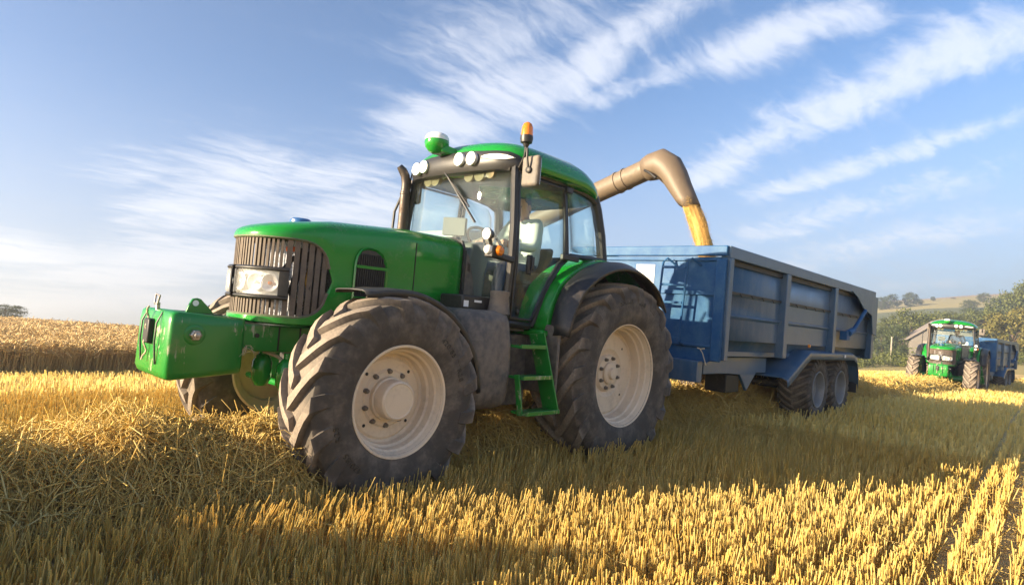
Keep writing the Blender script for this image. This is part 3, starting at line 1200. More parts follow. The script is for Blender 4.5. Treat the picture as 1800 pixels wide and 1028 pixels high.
ax.tube([(2.92, -0.66, 0.66), (2.92, 0.66, 0.66)], 0.025, 8)
front_axle = ax.build('front_axle', 'green_worn', tractor)
for (x, y, z, r) in ((3.17, 0.10, 0.80, 0.070), (3.07, 0.28, 0.78, 0.075)):
    MB().lathe([(z - 0.12, 0.02), (z - 0.115, r * 0.6), (z - 0.07, r * 0.97), (z, r), (z + 0.06, r * 0.95), (z + 0.10, r * 0.6), (z + 0.11, 0.03), (z + 0.15, 0.028), (z + 0.15, 0.001)], 20, 'z', (x, y, 0)).build('accumulator', 'green_paint', front_axle)
MB().tube([(3.18, 0.12, 0.93), (3.10, 0.18, 0.90), (3.04, 0.26, 0.84), (2.95, 0.34, 0.72), (2.86, 0.40, 0.62)], 0.012, 8).build('brake_hose', 'rope', front_axle)

# ---- front weight ------------------------------------------------------------------
WX0, WX1, WY = 3.385, 3.885, 0.31


def weight_block():
    rings = []
    for (z, ins, sx) in ((0.772, 0.030, 0.030), (0.785, 0.012, 0.012), (0.82, 0.0, 0.0), (1.10, 0.0, 0.005), (1.155, 0.008, 0.012), (1.172, 0.025, 0.03)):
        ring = []
        ex = 13.0
        for k in range(56):
            a = 2 * math.pi * k / 56
            c_, s_ = math.cos(a), math.sin(a)
            px = math.copysign(abs(c_) ** (2 / ex), c_)
            py = math.copysign(abs(s_) ** (2 / ex), s_)
            hx = (WX1 - WX0) / 2 - (sx if px > 0 else 0)
            # the rear third is drawn in towards the carrier
            hy = (WY - ins) * (1.0 - 0.12 * max(0, -px - 0.25))
            ring.append(Vector(((WX0 + WX1) / 2 + px * hx, py * hy, z + (0.012 * px if z > 1 else 0.02 * px * -1))))
        rings.append(ring)
    return MB().loft(rings, True)


weight = weight_block().build('front_weight', 'green_worn', tractor, angle=50)
for y in (0.14, -0.14):                      # moulded grooves on nose and crown
    gv = MB()
    gv.tube([(3.89, y, 0.84), (3.905, y, 0.98), (3.902, y, 1.10), (3.875, y, 1.166), (3.7, y, 1.172), (3.5, y, 1.168)], 0.006, 6)
    gv.build('seam', 'dark_metal', weight)
MB().box((3.87, -0.02, 1.04), (0.09, 0.10, 0.16)).build('recess_shade', 'dark_metal', weight, bevel=0.01)  # solid dark box stands in for the shade of a recess
MB().prism([(3.53, 1.165), (3.575, 1.215), (3.63, 1.268), (3.655, 1.275), (3.685, 1.268), (3.70, 1.24), (3.725, 1.165)], 'xz', 0.075, 0.10).build('lifting_lug', 'green_worn', weight, bevel=0.006)
MB().lathe([(0.102, 0.0005), (0.102, 0.020), (0.1025, 0.0005)], 14, 'y', (3.665, 0, 1.24)).build('lug_hole', 'sticker_white', weight)
pin = MB().lathe([(0.290, 0.001), (0.290, 0.066), (0.312, 0.066), (0.316, 0.060), (0.318, 0.045), (0.318, 0.001)], 32, 'y', (3.73, 0, 1.045)).build('boss', 'green_worn', weight)
MB().lathe([(0.316, 0.001), (0.316, 0.036), (0.345, 0.036), (0.350, 0.030), (0.350, 0.001)], 6, 'y', (3.73, 0, 1.045)).build('nut', 'steel', weight)
MB().lathe([(0.34, 0.001), (0.34, 0.018), (0.372, 0.018), (0.376, 0.012), (0.376, 0.001)], 16, 'y', (3.73, 0, 1.045)).build('bolt_end', 'steel', weight)
hd = MB()
hd.tube([(3.85, -0.03, 1.16), (3.852, -0.03, 1.225)], 0.014, 8)
hd.tube([(3.855, -0.085, 1.220), (3.845, -0.105, 1.280), (3.865, 0.035, 1.272), (3.872, 0.025, 1.215), (3.855, -0.085, 1.213)], 0.006, 8)
hd.build('pin_handle', 'steel', weight)
cb = MB()
zz = 1.20
pts = [(3.905 + 0.01 * math.sin(k * 1.3), -0.03 + 0.01 * math.cos(k), 1.20 - k * 0.022) for k in range(17)]
for a, b in zip(pts, pts[1:]):
    cb.tube([a, b], 0.0065, 6)
cb.build('chain', 'rope', weight)

# ---- front mudguards ----------------------------------------------------------------
for sgn in (1, -1):
    cx, cz = 2.62, 0.66
    path = [(2.965, 1.425), (2.88, 1.432), (2.78, 1.447), (2.70, 1.452)]
    for k in range(15):
        a = R_(86 + k * 6.4)
        path.append((cx + math.cos(a) * 0.795, cz + math.sin(a) * 0.795 + (0.0 if k else 0)))
    rings = []
    for (x, z) in path:
        d = Vector((x - cx, z - cz)).normalized()
        rings.append([Vector((x - d.x * e, sgn * y, z - d.y * e)) for (y, e) in ((0.63, 0.03), (0.64, 0.008), (0.68, 0.0), (0.82, -0.004), (0.97, 0.0), (1.005, 0.010), (1.018, 0.055))])
    MB().loft(rings, cap=False, closed=False).build('front_mudguard', 'fender_black', tractor, angle=40, solid=0.010)
    MB().tube([(2.3, sgn * 0.35, 1.15), (2.3, sgn * 0.6, 1.33), (2.35, sgn * 0.75, 1.40)], 0.025, 8).build('mudguard_bracket', 'dark_metal', tractor)

# ---- rear mudguards ------------------------------------------------------------------
def rear_fender(sgn):
    cx, cz = 0.15, 0.85
    inner, outer = [], []
    for k in range(25):
        a = R_(21 + k * 4.88)
        f = min(1, k / 5)
        Ri = 0.955 + 0.145 * f ** 0.8
        Ro = 0.98 + 0.07 * f
        if k > 21:
            Ro -= 0.012 * (k - 21)
        def P(R, y, dz=0):
            return Vector((cx + math.cos(a) * R, sgn * y, cz + math.sin(a) * R + dz))
        inner.append([P(Ri - 0.05, 0.56), P(Ri, 0.60), P(Ri + 0.006, 0.72), P(Ri + 0.004, 0.86), P(Ri - 0.012, 0.935), P(Ri - 0.05, 0.962)])
        outer.append([P(Ri - 0.048, 0.955), P(Ri - 0.018, 0.985), P((Ri + Ro) / 2 + 0.004, 1.08), P(Ro - 0.008, 1.15), P(Ro - 0.030, 1.185), P(Ro - 0.055, 1.19)])
    g = MB().loft(inner, cap=False, closed=False).build('rear_mudguard', 'green_paint', tractor, angle=40, solid=0.012)
    MB().loft(outer, cap=False, closed=False).build('mudguard_extension', 'fender_black', g, angle=45, solid=0.012)
    lin = [(cx + math.cos(R_(21 + k * 9.76)) * (0.93 + 0.145 * min(1, k / 2.5)), cz + math.sin(R_(21 + k * 9.76)) * (0.93 + 0.145 * min(1, k / 2.5))) for k in range(13)]
    MB().prism(lin + [(-0.45, 1.15), (0.0, 1.0), (0.8, 1.0)], 'xz', sgn * 0.565, sgn * 0.585).build('arch_liner', 'fender_black', g)
    MB().box((1.06, sgn * 0.78, 1.20), (0.11, 0.36, 0.06)).build('mudguard_foot', 'green_paint', g, bevel=0.02)


rear_fender(1)
rear_fender(-1)

# ---- fuel tank, steps ---------------------------------------------------------------
def rounded_box(x0, x1, y0, y1, z0, z1, ex=6, n=40, crown=0.05):
    rings = []
    for t, k in ((0, 0.86), (0.03, 0.95), (0.10, 1), (0.5, 1.0), (0.90, 1), (0.97, 0.97), (1, 0.88)):
        ring = []
        for i in range(n):
            a = 2 * math.pi * i / n
            c_, s_ = math.cos(a), math.sin(a)
            ring.append(Vector(((x0 + x1) / 2 + math.copysign(abs(c_) ** (2 / ex), c_) * (x1 - x0) / 2 * k, (y0 + y1) / 2 + math.copysign(abs(s_) ** (2 / ex), s_) * (y1 - y0) / 2 * k, z0 + (z1 - z0) * t)))
        rings.append(ring)
    return MB().loft(rings, True)


def tank_shape():
    rings = []
    for (z, k, dy) in ((0.565, 0.80, -0.05), (0.585, 0.90, -0.025), (0.63, 0.97, -0.008), (0.72, 1.0, 0.0), (0.95, 1.0, 0.004), (1.08, 0.995, 0.0), (1.16, 0.985, -0.012), (1.27, 0.975, -0.03), (1.33, 0.94, -0.05), (1.36, 0.86, -0.08)):
        ring = []
        for i in range(56):
            a = 2 * math.pi * i / 56
            c_, s_ = math.cos(a), math.sin(a)
            e = 2 / 4.2
            x = 1.715 + math.copysign(abs(c_) ** e, c_) * 0.275 * k
            y = 0.68 + math.copysign(abs(s_) ** e, s_) * 0.32 * k + (dy if s_ > 0 else 0)
            # moulded hollow down the outer face
            if s_ > 0.2:
                y -= 0.030 * math.exp(-((x - 1.60) / 0.055) ** 2) * min(1, max(0, (z - 0.66) / 0.2)) * min(1, max(0, (1.30 - z) / 0.1))
            ring.append(Vector((x, y, z)))
        rings.append(ring)
    return MB().loft(rings, True)


tank = tank_shape().build('fuel_tank', 'tank_plastic', tractor, angle=60)
MB().lathe([(1.34, 0.10), (1.40, 0.088), (1.48, 0.078), (1.50, 0.085), (1.525, 0.085), (1.53, 0.06), (1.53, 0.001)], 20, 'z', (1.53, 0.82, 0)).build('filler_neck', 'tank_plastic', tank)
MB().box((1.72, 0.62, 1.41), (0.34, 0.28, 0.12)).build('control_box', 'black_plastic', tractor, bevel=0.015)
MB().box((1.85, 0.764, 1.40), (0.05, 0.004, 0.05)).build('warning_sticker', 'sticker_white', tractor)
MB().box((1.72, 0.764, 1.425), (0.08, 0.004, 0.018)).build('type_plate', 'sticker_white', tractor)

def slab(p0, p1, wdt, thick):
    """A plank along p0-p1, wide across the step."""
    return MB().bar(p0, p1, wdt, thick, side=(0, 1, 0))
steps = slab((1.20, 0.98, 1.20), (1.045, 1.08, 0.535), 0.17, 0.014).build('step_ladder', 'green_worn', tractor)
slab((1.487, 1.05, 0.86), (1.465, 1.10, 0.535), 0.05, 0.014).build('side_rail', 'green_worn', steps)
for (z, xa, xb, yc) in ((1.085, 1.175, 1.49, 0.985), (0.835, 1.115, 1.48, 1.03), (0.552, 1.05, 1.465, 1.08)):
    tr = MB().box(((xa + xb) / 2, yc, z), (xb - xa, 0.17, 0.022))
    tr.box(((xa + xb) / 2, yc + 0.09, z + 0.006), (xb - xa, 0.012, 0.034))
    t_ = tr.build('step_tread', 'green_worn', steps, bevel=0.003)
MB().box((1.02, 0.88, 0.98), (0.03, 0.42, 0.60)).box((1.25, 0.70, 0.86), (0.46, 0.05, 0.62)).build('battery_cover', 'tank_plastic', tractor, bevel=0.01)

# ---- cab ----------------------------------------------------------------------------
CABY = 0.80


def side_y(z):
    """Half width of the cab at height z: widest at the waist, drawn in to the roof."""
    return 0.86 - 0.085 * max(0, (z - 1.95) / 0.65) - 0.03 * max(0, (1.9 - z) / 0.6)


OFF = 0.86          # the right hand side of the cab lies nearer to the middle line


def ry(y):
    return y if y > 0 else y * OFF


def sx(x, z, sgn, d=0.0):
    return Vector((x, ry(sgn * (side_y(z) + d)), z))


fr = MB()
for sgn in (1, -1):
    fr.tube([sx(1.43, z, sgn, -0.03) if z < 2 else sx(1.43 - 0.03 * (z - 2) / 0.6, z, sgn, -0.03) for z in (1.28, 1.5, 1.8, 2.1, 2.4, 2.62)], 0.036, 8)          # A post
    fr.tube([sx(x, z, sgn, -0.03) for x, z in ((0.70, 1.93), (0.70, 2.2), (0.705, 2.60))], 0.022, 8)                                                              # door post
    fr.tube([sx(x, z, sgn, -0.05) for x, z in ((0.10, 1.93), (0.12, 2.2), (0.17, 2.45), (0.22, 2.58))], 0.052, 8)                                                   # rear post
    fr.tube([sx(1.41, 2.61, sgn, -0.03), sx(0.70, 2.60, sgn, -0.03), sx(0.35, 2.565, sgn, -0.03), sx(0.18, 2.50, sgn, -0.04)], 0.034, 8)                            # side header
    fr.tube([sx(1.44, 1.27, sgn, -0.03), sx(1.12, 1.25, sgn, -0.03)], 0.035, 8)                                                                                     # sill
    fr.tube([sx(1.10, 1.25, sgn, -0.02), sx(1.0, 1.48, sgn, -0.02), sx(0.92, 1.66, sgn, -0.02), sx(0.80, 1.83, sgn, -0.02), sx(0.66, 1.93, sgn, -0.02), sx(0.10, 1.95, sgn, -0.03)], 0.026, 8)
for z, x in ((2.55, 0.2), (1.95, 0.10)):
    fr.tube([(x, ry(-0.74), z), (x, 0.74, z)], 0.035, 8)
fr.tube([(1.42, ry(-0.72), 2.60), (1.50, ry(-0.4), 2.61), (1.53, 0, 2.615), (1.50, 0.4, 2.61), (1.42, 0.72, 2.60)], 0.03, 8)
cab = fr.build('cab_frame', 'black_plastic', tractor)

MB().box((0.75, 0.03, 1.23), (1.40, 1.44, 0.06)).box((0.08, 0, 1.58), (0.05, 1.1, 0.70)).build('cab_floor', 'interior_grey', tractor, bevel=0.01)


def pane(polyfn, name, parent):
    return polyfn.build(name, 'cab_glass', parent, angle=60, solid=0.005)


# windscreen: curved in plan, split only by the wiper
def ws(u, v):
    y = -0.75 + 1.5 * u
    z = 1.36 + 1.25 * v
    yy = y * (1 - 0.03 * v)
    return Vector((1.435 + 0.115 * (1 - (y / 0.75) ** 2) - 0.035 * v, ry(yy), z))


pane(MB().grid(ws, 21, 9), 'windscreen', tractor)
wp = MB()
wp.tube([(1.545, -0.02, 2.60), (1.553, 0.18, 2.43), (1.548, 0.36, 2.26)], 0.009, 8)
wp.bar((1.555, 0.05, 2.55), (1.535, 0.44, 2.12), 0.012, 0.022)
wp.build('wiper', 'black_plastic', tractor)

for sgn in (1, -1):
    dp = [(1.405, 1.30), (1.12, 1.29), (1.045, 1.45), (0.985, 1.58), (0.90, 1.73), (0.82, 1.84), (0.735, 1.90), (0.725, 2.2), (0.73, 2.565), (1.385, 2.575), (1.40, 2.2), (1.405, 1.8)]
    df = MB()
    ringo = [sx(x, z, sgn, 0.004) for x, z in dp]
    cxx, czz = 1.09, 1.95
    ringi = [sx(cxx + (x - cxx) * 0.93, czz + (z - czz) * 0.965, sgn, 0.004) for x, z in dp]
    df.loft([ringo, ringi], cap=False)
    door = df.build('door', 'black_plastic', tractor, angle=30, solid=0.03)
    gm = MB()
    c0 = [sx(cxx + (x - cxx) * 0.95, czz + (z - czz) * 0.975, sgn, -0.004) for x, z in dp]
    # strips keep the pane on the cab's curve
    c1 = [sx(cxx + (x - cxx) * 0.55, czz + (z - czz) * 0.6, sgn, -0.004) for x, z in dp]
    c2 = [sx(cxx, czz, sgn, -0.004) for x, z in dp]
    gm.loft([c0, c1, c2], cap=False)
    pane(gm, 'door_glass', door)
    hnd = MB().box((1.27, ry(sgn * 0.885), 1.78), (0.055, 0.035, 0.17))
    hnd.box((1.25, ry(sgn * 0.91), 1.79), (0.028, 0.02, 0.12))
    hnd.build('door_handle', 'black_plastic', door, bevel=0.012)
    MB().lathe([(0.0, 0.001), (0.0, 0.022), (sgn * 0.014, 0.020), (sgn * 0.018, 0.001)], 16, 'y', (1.33, ry(sgn * 0.845), 1.37)).build('door_stop', 'black_plastic', door)
    MB().box((0.72, ry(sgn * 0.885), 1.905), (0.24, 0.04, 0.055)).build('door_hinge', 'black_plastic', door, bevel=0.008)
    MB().box((0.70, ry(sgn * 0.80), 2.545), (0.09, 0.03, 0.06)).build('door_hinge', 'black_plastic', door, bevel=0.01)
    qp = [(0.675, 1.97), (0.675, 2.55), (0.42, 2.535), (0.32, 2.50), (0.26, 2.43), (0.205, 2.2), (0.18, 1.98)]
    qm = MB().loft([[sx(x, z, sgn, -0.01) for x, z in qp], [sx(0.43 + (x - 0.43) * 0.5, 2.25 + (z - 2.25) * 0.5, sgn, -0.01) for x, z in qp], [sx(0.43, 2.25, sgn, -0.01)] * len(qp)], cap=False)
    pane(qm, 'quarter_window', tractor)
    # cowl panel between bonnet and door
    cw = [(1.60, 1.32), (1.60, 1.84), (1.575, 1.825), (1.54, 1.74), (1.50, 1.62), (1.475, 1.50), (1.455, 1.42), (1.455, 1.32)]
    MB().prism(cw, 'xz', sgn * 0.40, sgn * 0.45).build('cowl_panel', 'tank_plastic', tractor, bevel=0.01)
    lv = MB()
    for k in range(5):
        lv.bar((1.585 - 0.0 * k, sgn * 0.453, 1.755 - k * 0.014), (1.555, sgn * 0.453, 1.735 - k * 0.014), 0.004, 0.005)
    lv.build('cowl_louvre', 'dark_metal', tractor)
pane(MB().grid(lambda u, v: Vector((0.105 + 0.06 * v - 0.03 * (1 - (2 * u - 1) ** 2), ry((-0.72 + 1.44 * u) * (1 - 0.05 * v)), 1.98 + 0.56 * v)), 11, 4), 'rear_window', tractor)


# roof
def roof_dome():
    rings = []
    n = 64
    for (k, z) in ((0.93, 2.600), (0.985, 2.612), (1.0, 2.635), (1.0, 2.66), (0.99, 2.695), (0.955, 2.74), (0.90, 2.785), (0.80, 2.828), (0.65, 2.862), (0.45, 2.885), (0.2, 2.895)):
        ring = []
        for i in range(n):
            a = 2 * math.pi * i / n
            c_, s_ = math.cos(a), math.sin(a)
            ex = 5.0
            px = math.copysign(abs(c_) ** (2 / ex), c_)
            py = math.copysign(abs(s_) ** (2 / ex), s_)
            x = 0.80 + px * 0.70 * k
            x += 0.05 * (1 - py * py) * max(0, px) * k
            y = ry(py * 0.855 * k)
            drop = 0.16 * max(0, (0.62 - x) / 0.6) ** 1.7
            arch = 0.055 * (1 - py * py * k * k) * (1 if z > 2.65 else (z - 2.6) / 0.05)
            ring.append(Vector((x, y, z - drop + arch)))
        rings.append(ring)
    return MB().loft(rings, True)


roof = roof_dome().build('cab_roof', 'green_paint', tractor, angle=45)
MB().box((0.80, 0.05, 2.585), (1.1, 1.36, 0.03)).build('headliner', 'headliner', roof, bevel=0.01)
fa = MB()
fpts = [(y, 0.815 + 0.70 * (1 - (abs(y) / 0.862) ** 5) ** 0.2 + 0.05 * (1 - (y / 0.862) ** 2)) for y in (-0.83, -0.80, -0.76, -0.7, -0.6, -0.3, 0, 0.3, 0.6, 0.7, 0.76, 0.80, 0.83)]
rings = []
for (y, x) in fpts:
    ar = 0.05 * (1 - (y / 0.86) ** 2) - 0.10 * max(0, (abs(y) - 0.70) / 0.13) ** 2
    y_ = y
    y = ry(y)
    rings.append([Vector((x - 0.10, y, 2.58)), Vector((x - 0.02, y, 2.585)), Vector((x + 0.005, y, 2.62 + ar * 0.3)), Vector((x + 0.006, y, 2.675 + ar)), Vector((x - 0.025, y, 2.725 + ar)), Vector((x - 0.14, y, 2.735 + ar))])
fa.loft(rings, True)
fascia = fa.build('roof_visor', 'black_plastic', roof, angle=40)
for (y, z, x) in ((-0.42, 2.665, 1.555), (-0.30, 2.675, 1.565), (0.215, 2.69, 1.575), (0.365, 2.685, 1.565)):
    lm = MB().lathe([(-0.07, 0.001), (-0.07, 0.03), (-0.03, 0.055), (0.012, 0.062), (0.022, 0.060), (0.024, 0.052), (0.016, 0.050)], 24, 'x', (x, y, z))
    wl = lm.build('work_lamp', 'white_plastic', tractor)
    MB().lathe([(0.015, 0.051), (0.022, 0.04), (0.026, 0.02), (0.027, 0.0005)], 24, 'x', (x, y, z)).build('lens', 'lamp_white', wl)
for sgn in (1, -1):
    rings = []
    for (y, h) in ((0.47, 0.003), (0.50, 0.014), (0.57, 0.022), (0.64, 0.024), (0.71, 0.020), (0.76, 0.004)):
        for (ya, xa), (yb, xb) in zip(fpts[6:], fpts[7:]):
            if ya <= y <= yb:
                x = xa + (xb - xa) * (y - ya) / (yb - ya)
        zc_ = 2.675 + 0.03 * (1 - (y / 0.86) ** 2)
        rings.append([Vector((x - 0.03, ry(sgn * y), zc_ - h)), Vector((x + 0.018, ry(sgn * y), zc_ - h)), Vector((x + 0.022, ry(sgn * y), zc_)), Vector((x + 0.018, ry(sgn * y), zc_ + h)), Vector((x - 0.03, ry(sgn * y), zc_ + h))])
    MB().loft(rings, True).build('roof_lamp', 'lamp_white', tractor, angle=50)
# sun blind rolls seen through the top of the screen
bl = MB()
for (y, r) in ((-0.42, 0.06), (-0.30, 0.06), (0.22, 0.06), (0.36, 0.065), (0.50, 0.05)):
    bl.lathe([(-0.02, 0.001), (-0.02, r), (0.02, r), (0.02, 0.001)], 16, 'x', (1.44, ry(y), 2.57))
bl.build('sun_blind', 'blind_fabric', tractor)

# satellite receiver on the roof edge
gx, gy, gz = 1.62, -0.08, 2.87
gp = MB().loft([[Vector((gx + dx * a, gy + dy * a, gz + dz)) for dx, dy in circle_pts(0.115, 20)] for a, dz in ((0.98, 0.02), (1.0, -0.01), (0.92, -0.05), (0.60, -0.09), (0.35, -0.105))], True)
gp.bar((gx - 0.02, gy + 0.02, gz - 0.06), (gx - 0.22, gy + 0.10, gz - 0.10), 0.16, 0.07)
gps = gp.build('satellite_receiver', 'green_paint', tractor, bevel=0.008)
MB().loft([[Vector((gx + dx * a, gy + dy * a, gz + dz)) for dx, dy in circle_pts(0.113, 20)] for a, dz in ((1.0, 0.018), (0.97, 0.045), (0.85, 0.068), (0.6, 0.083), (0.25, 0.09))], True).build('dome', 'white_plastic', gps, angle=60)
MB().tube([(1.42, 0.02, 2.79), (1.43, 0.02, 2.86), (1.40, 0.05, 2.87), (1.39, 0.06, 2.80)], 0.008, 8).build('lock_clip', 'dark_metal', gps)

# beacon
bc = MB().tube([(1.40, 0.80, 2.60), (1.40, 0.85, 2.70), (1.40, 0.85, 2.80)], 0.014, 8)
bc.lathe([(2.775, 0.02), (2.80, 0.03), (2.81, 0.05), (2.845, 0.056), (2.87, 0.054), (2.872, 0.001)], 24, 'z', (1.40, 0.85, 0))
beacon = bc.build('beacon', 'black_plastic', tractor)
MB().lathe([(2.868, 0.052), (2.90, 0.051), (2.945, 0.047), (2.972, 0.036), (2.985, 0.018), (2.988, 0.0005)], 24, 'z', (1.40, 0.85, 0)).build('amber_dome', 'amber', beacon, angle=60)

# mirrors
for sgn in (1, -1):
    mr = MB().box((1.50, sgn * 1.03, 2.525), (0.055, 0.185, 0.255))
    mirror = mr.build('mirror', 'tank_plastic', tractor, bevel=0.028, seg=4)
    MB().box((1.470, sgn * 1.03, 2.525), (0.004, 0.15, 0.215)).build('mirror_glass', 'chrome', mirror)
    ma = MB().tube([(1.41, sgn * 0.80, 2.60), (1.45, sgn * 0.90, 2.69), (1.56, sgn * 1.02, 2.70), (1.565, sgn * 1.03, 2.62), (1.545, sgn * 1.03, 2.55)], 0.010, 8)
    ma.lathe([(1.52, 0.03), (1.545, 0.028), (1.55, 0.02), (1.55, 0.001)], 14, 'x', (0, sgn * 1.03, 2.53))
    ma.build('mirror_arm', 'dark_metal', mirror)
    if sgn < 0:                      # the right hand mirror is swung back against the post
        mirror.location = (-0.12, 0.36, -0.03)

# exhaust and intake
ex = MB().tube([(1.50, -0.66, 1.40), (1.50, -0.66, 2.0), (1.50, -0.66, 2.48)], 0.050, 16)
ex.tube([(1.50, -0.66, 2.46), (1.50, -0.66, 2.55), (1.515, -0.665, 2.63), (1.545, -0.675, 2.68), (1.58, -0.69, 2.72)], [0.046, 0.046, 0.046, 0.044, 0.03], 14)
for z in (1.96, 2.44):
    ex.lathe([(z, 0.0505), (z + 0.004, 0.054), (z + 0.02, 0.054), (z + 0.024, 0.0505)], 16, 'z', (1.50, -0.66, 0))
ex.build('exhaust_pipe', 'exhaust_steel', tractor)
gr2 = MB().tube([(1.46, -0.82, 1.6), (1.46, -0.90, 1.8), (1.44, -0.90, 2.3), (1.43, -0.82, 2.45)], 0.014, 8)
gr2.build('grab_rail', 'black_plastic', tractor)

# lamp bracket on the left front post
br = MB().box((1.70, 0.885, 1.835), (0.14, 0.10, 0.10)).bar((1.44, 0.84, 1.80), (1.70, 0.88, 1.81), 0.06, 0.05)
bracket = br.build('lamp_bracket', 'black_plastic', tractor, bevel=0.012)
MB().lathe([(-0.04, 0.001), (-0.04, 0.03), (0.0, 0.048), (0.02, 0.050), (0.025, 0.042)], 20, 'x', (1.80, 0.90, 1.965)).tube([(1.78, 0.90, 1.93), (1.75, 0.895, 1.87)], 0.015, 8).build('lamp_housing', 'black_plastic', bracket)
MB().lathe([(0.012, 0.050), (0.024, 0.046), (0.030, 0.03), (0.032, 0.0005)], 20, 'x', (1.80, 0.90, 1.965)).build('lens', 'lamp_white', bracket)
MB().lathe([(0.0, 0.043), (0.02, 0.042), (0.035, 0.03), (0.038, 0.0005)], 20, 'y', (1.70, 0.93, 1.845)).build('indicator', 'amber', bracket)
MB().lathe([(0.0, 0.040), (0.02, 0.038), (0.032, 0.028), (0.034, 0.0005)], 20, 'x', (1.765, 0.885, 1.845)).build('side_lamp', 'lamp_white', bracket)

# cab interior
se = MB().box((0.48, 0.05, 1.72), (0.48, 0.46, 0.12))
se.prism([(0.26, 1.70), (0.36, 1.70), (0.28, 2.06), (0.20, 2.06)], 'xz', -0.17, 0.27)
se.box((0.48, 0.05, 1.46), (0.36, 0.36, 0.42))
seat = se.build('seat', 'seat_fabric', tractor, bevel=0.035, seg=3)
MB().box((0.50, -0.26, 1.90), (0.42, 0.11, 0.10)).box((0.62, -0.28, 1.99), (0.10, 0.10, 0.10)).build('armrest', 'interior_grey', tractor, bevel=0.02)
cs = MB().prism([(1.40, 1.25), (1.18, 1.25), (1.16, 1.70), (1.10, 1.88), (1.20, 2.0), (1.36, 1.96), (1.42, 1.70)], 'xz', -0.20, 0.24)
cs.build('dashboard', 'interior_grey', tractor, bevel=0.03)
sw = MB()
rr = Matrix.Rotation(R_(-38), 3, 'Y')
ring = [rr @ Vector((0.20 * math.cos(a), 0.20 * math.sin(a), 0)) + Vector((1.02, 0.05, 2.02)) for a in [2 * math.pi * k / 28 for k in range(29)]]
sw.tube(ring, 0.015, 8, cap=False)
for a in (0.5, 2.6, 4.7):
    sw.tube([Vector((1.02, 0.05, 2.0)), rr @ Vector((0.2 * math.cos(a), 0.2 * math.sin(a), 0)) + Vector((1.02, 0.05, 2.02))], 0.012, 6)
sw.tube([(1.02, 0.05, 2.0), (1.14, 0.05, 1.86)], 0.03, 8)
sw.build('steering_wheel', 'black_plastic', tractor)
MB().box((1.12, -0.30, 2.17), (0.06, 0.24, 0.18), Matrix.Rotation(0.5, 3, 'Z')).tube([(1.12, -0.30, 2.1), (1.1, -0.35, 1.9)], 0.015, 8).build('monitor', 'interior_grey', tractor, bevel=0.015)
# rear hitch
MB().box((-0.45, 0, 0.62), (0.5, 0.14, 0.12)).box((-0.35, 0, 0.85), (0.25, 0.5, 0.35)).tube([(-0.4, 0.42, 1.0), (-0.8, 0.42, 0.66)], 0.03, 8).tube([(-0.4, -0.42, 1.0), (-0.8, -0.42, 0.66)], 0.03, 8).build('rear_hitch', 'dark_metal', tractor, bevel=0.01)

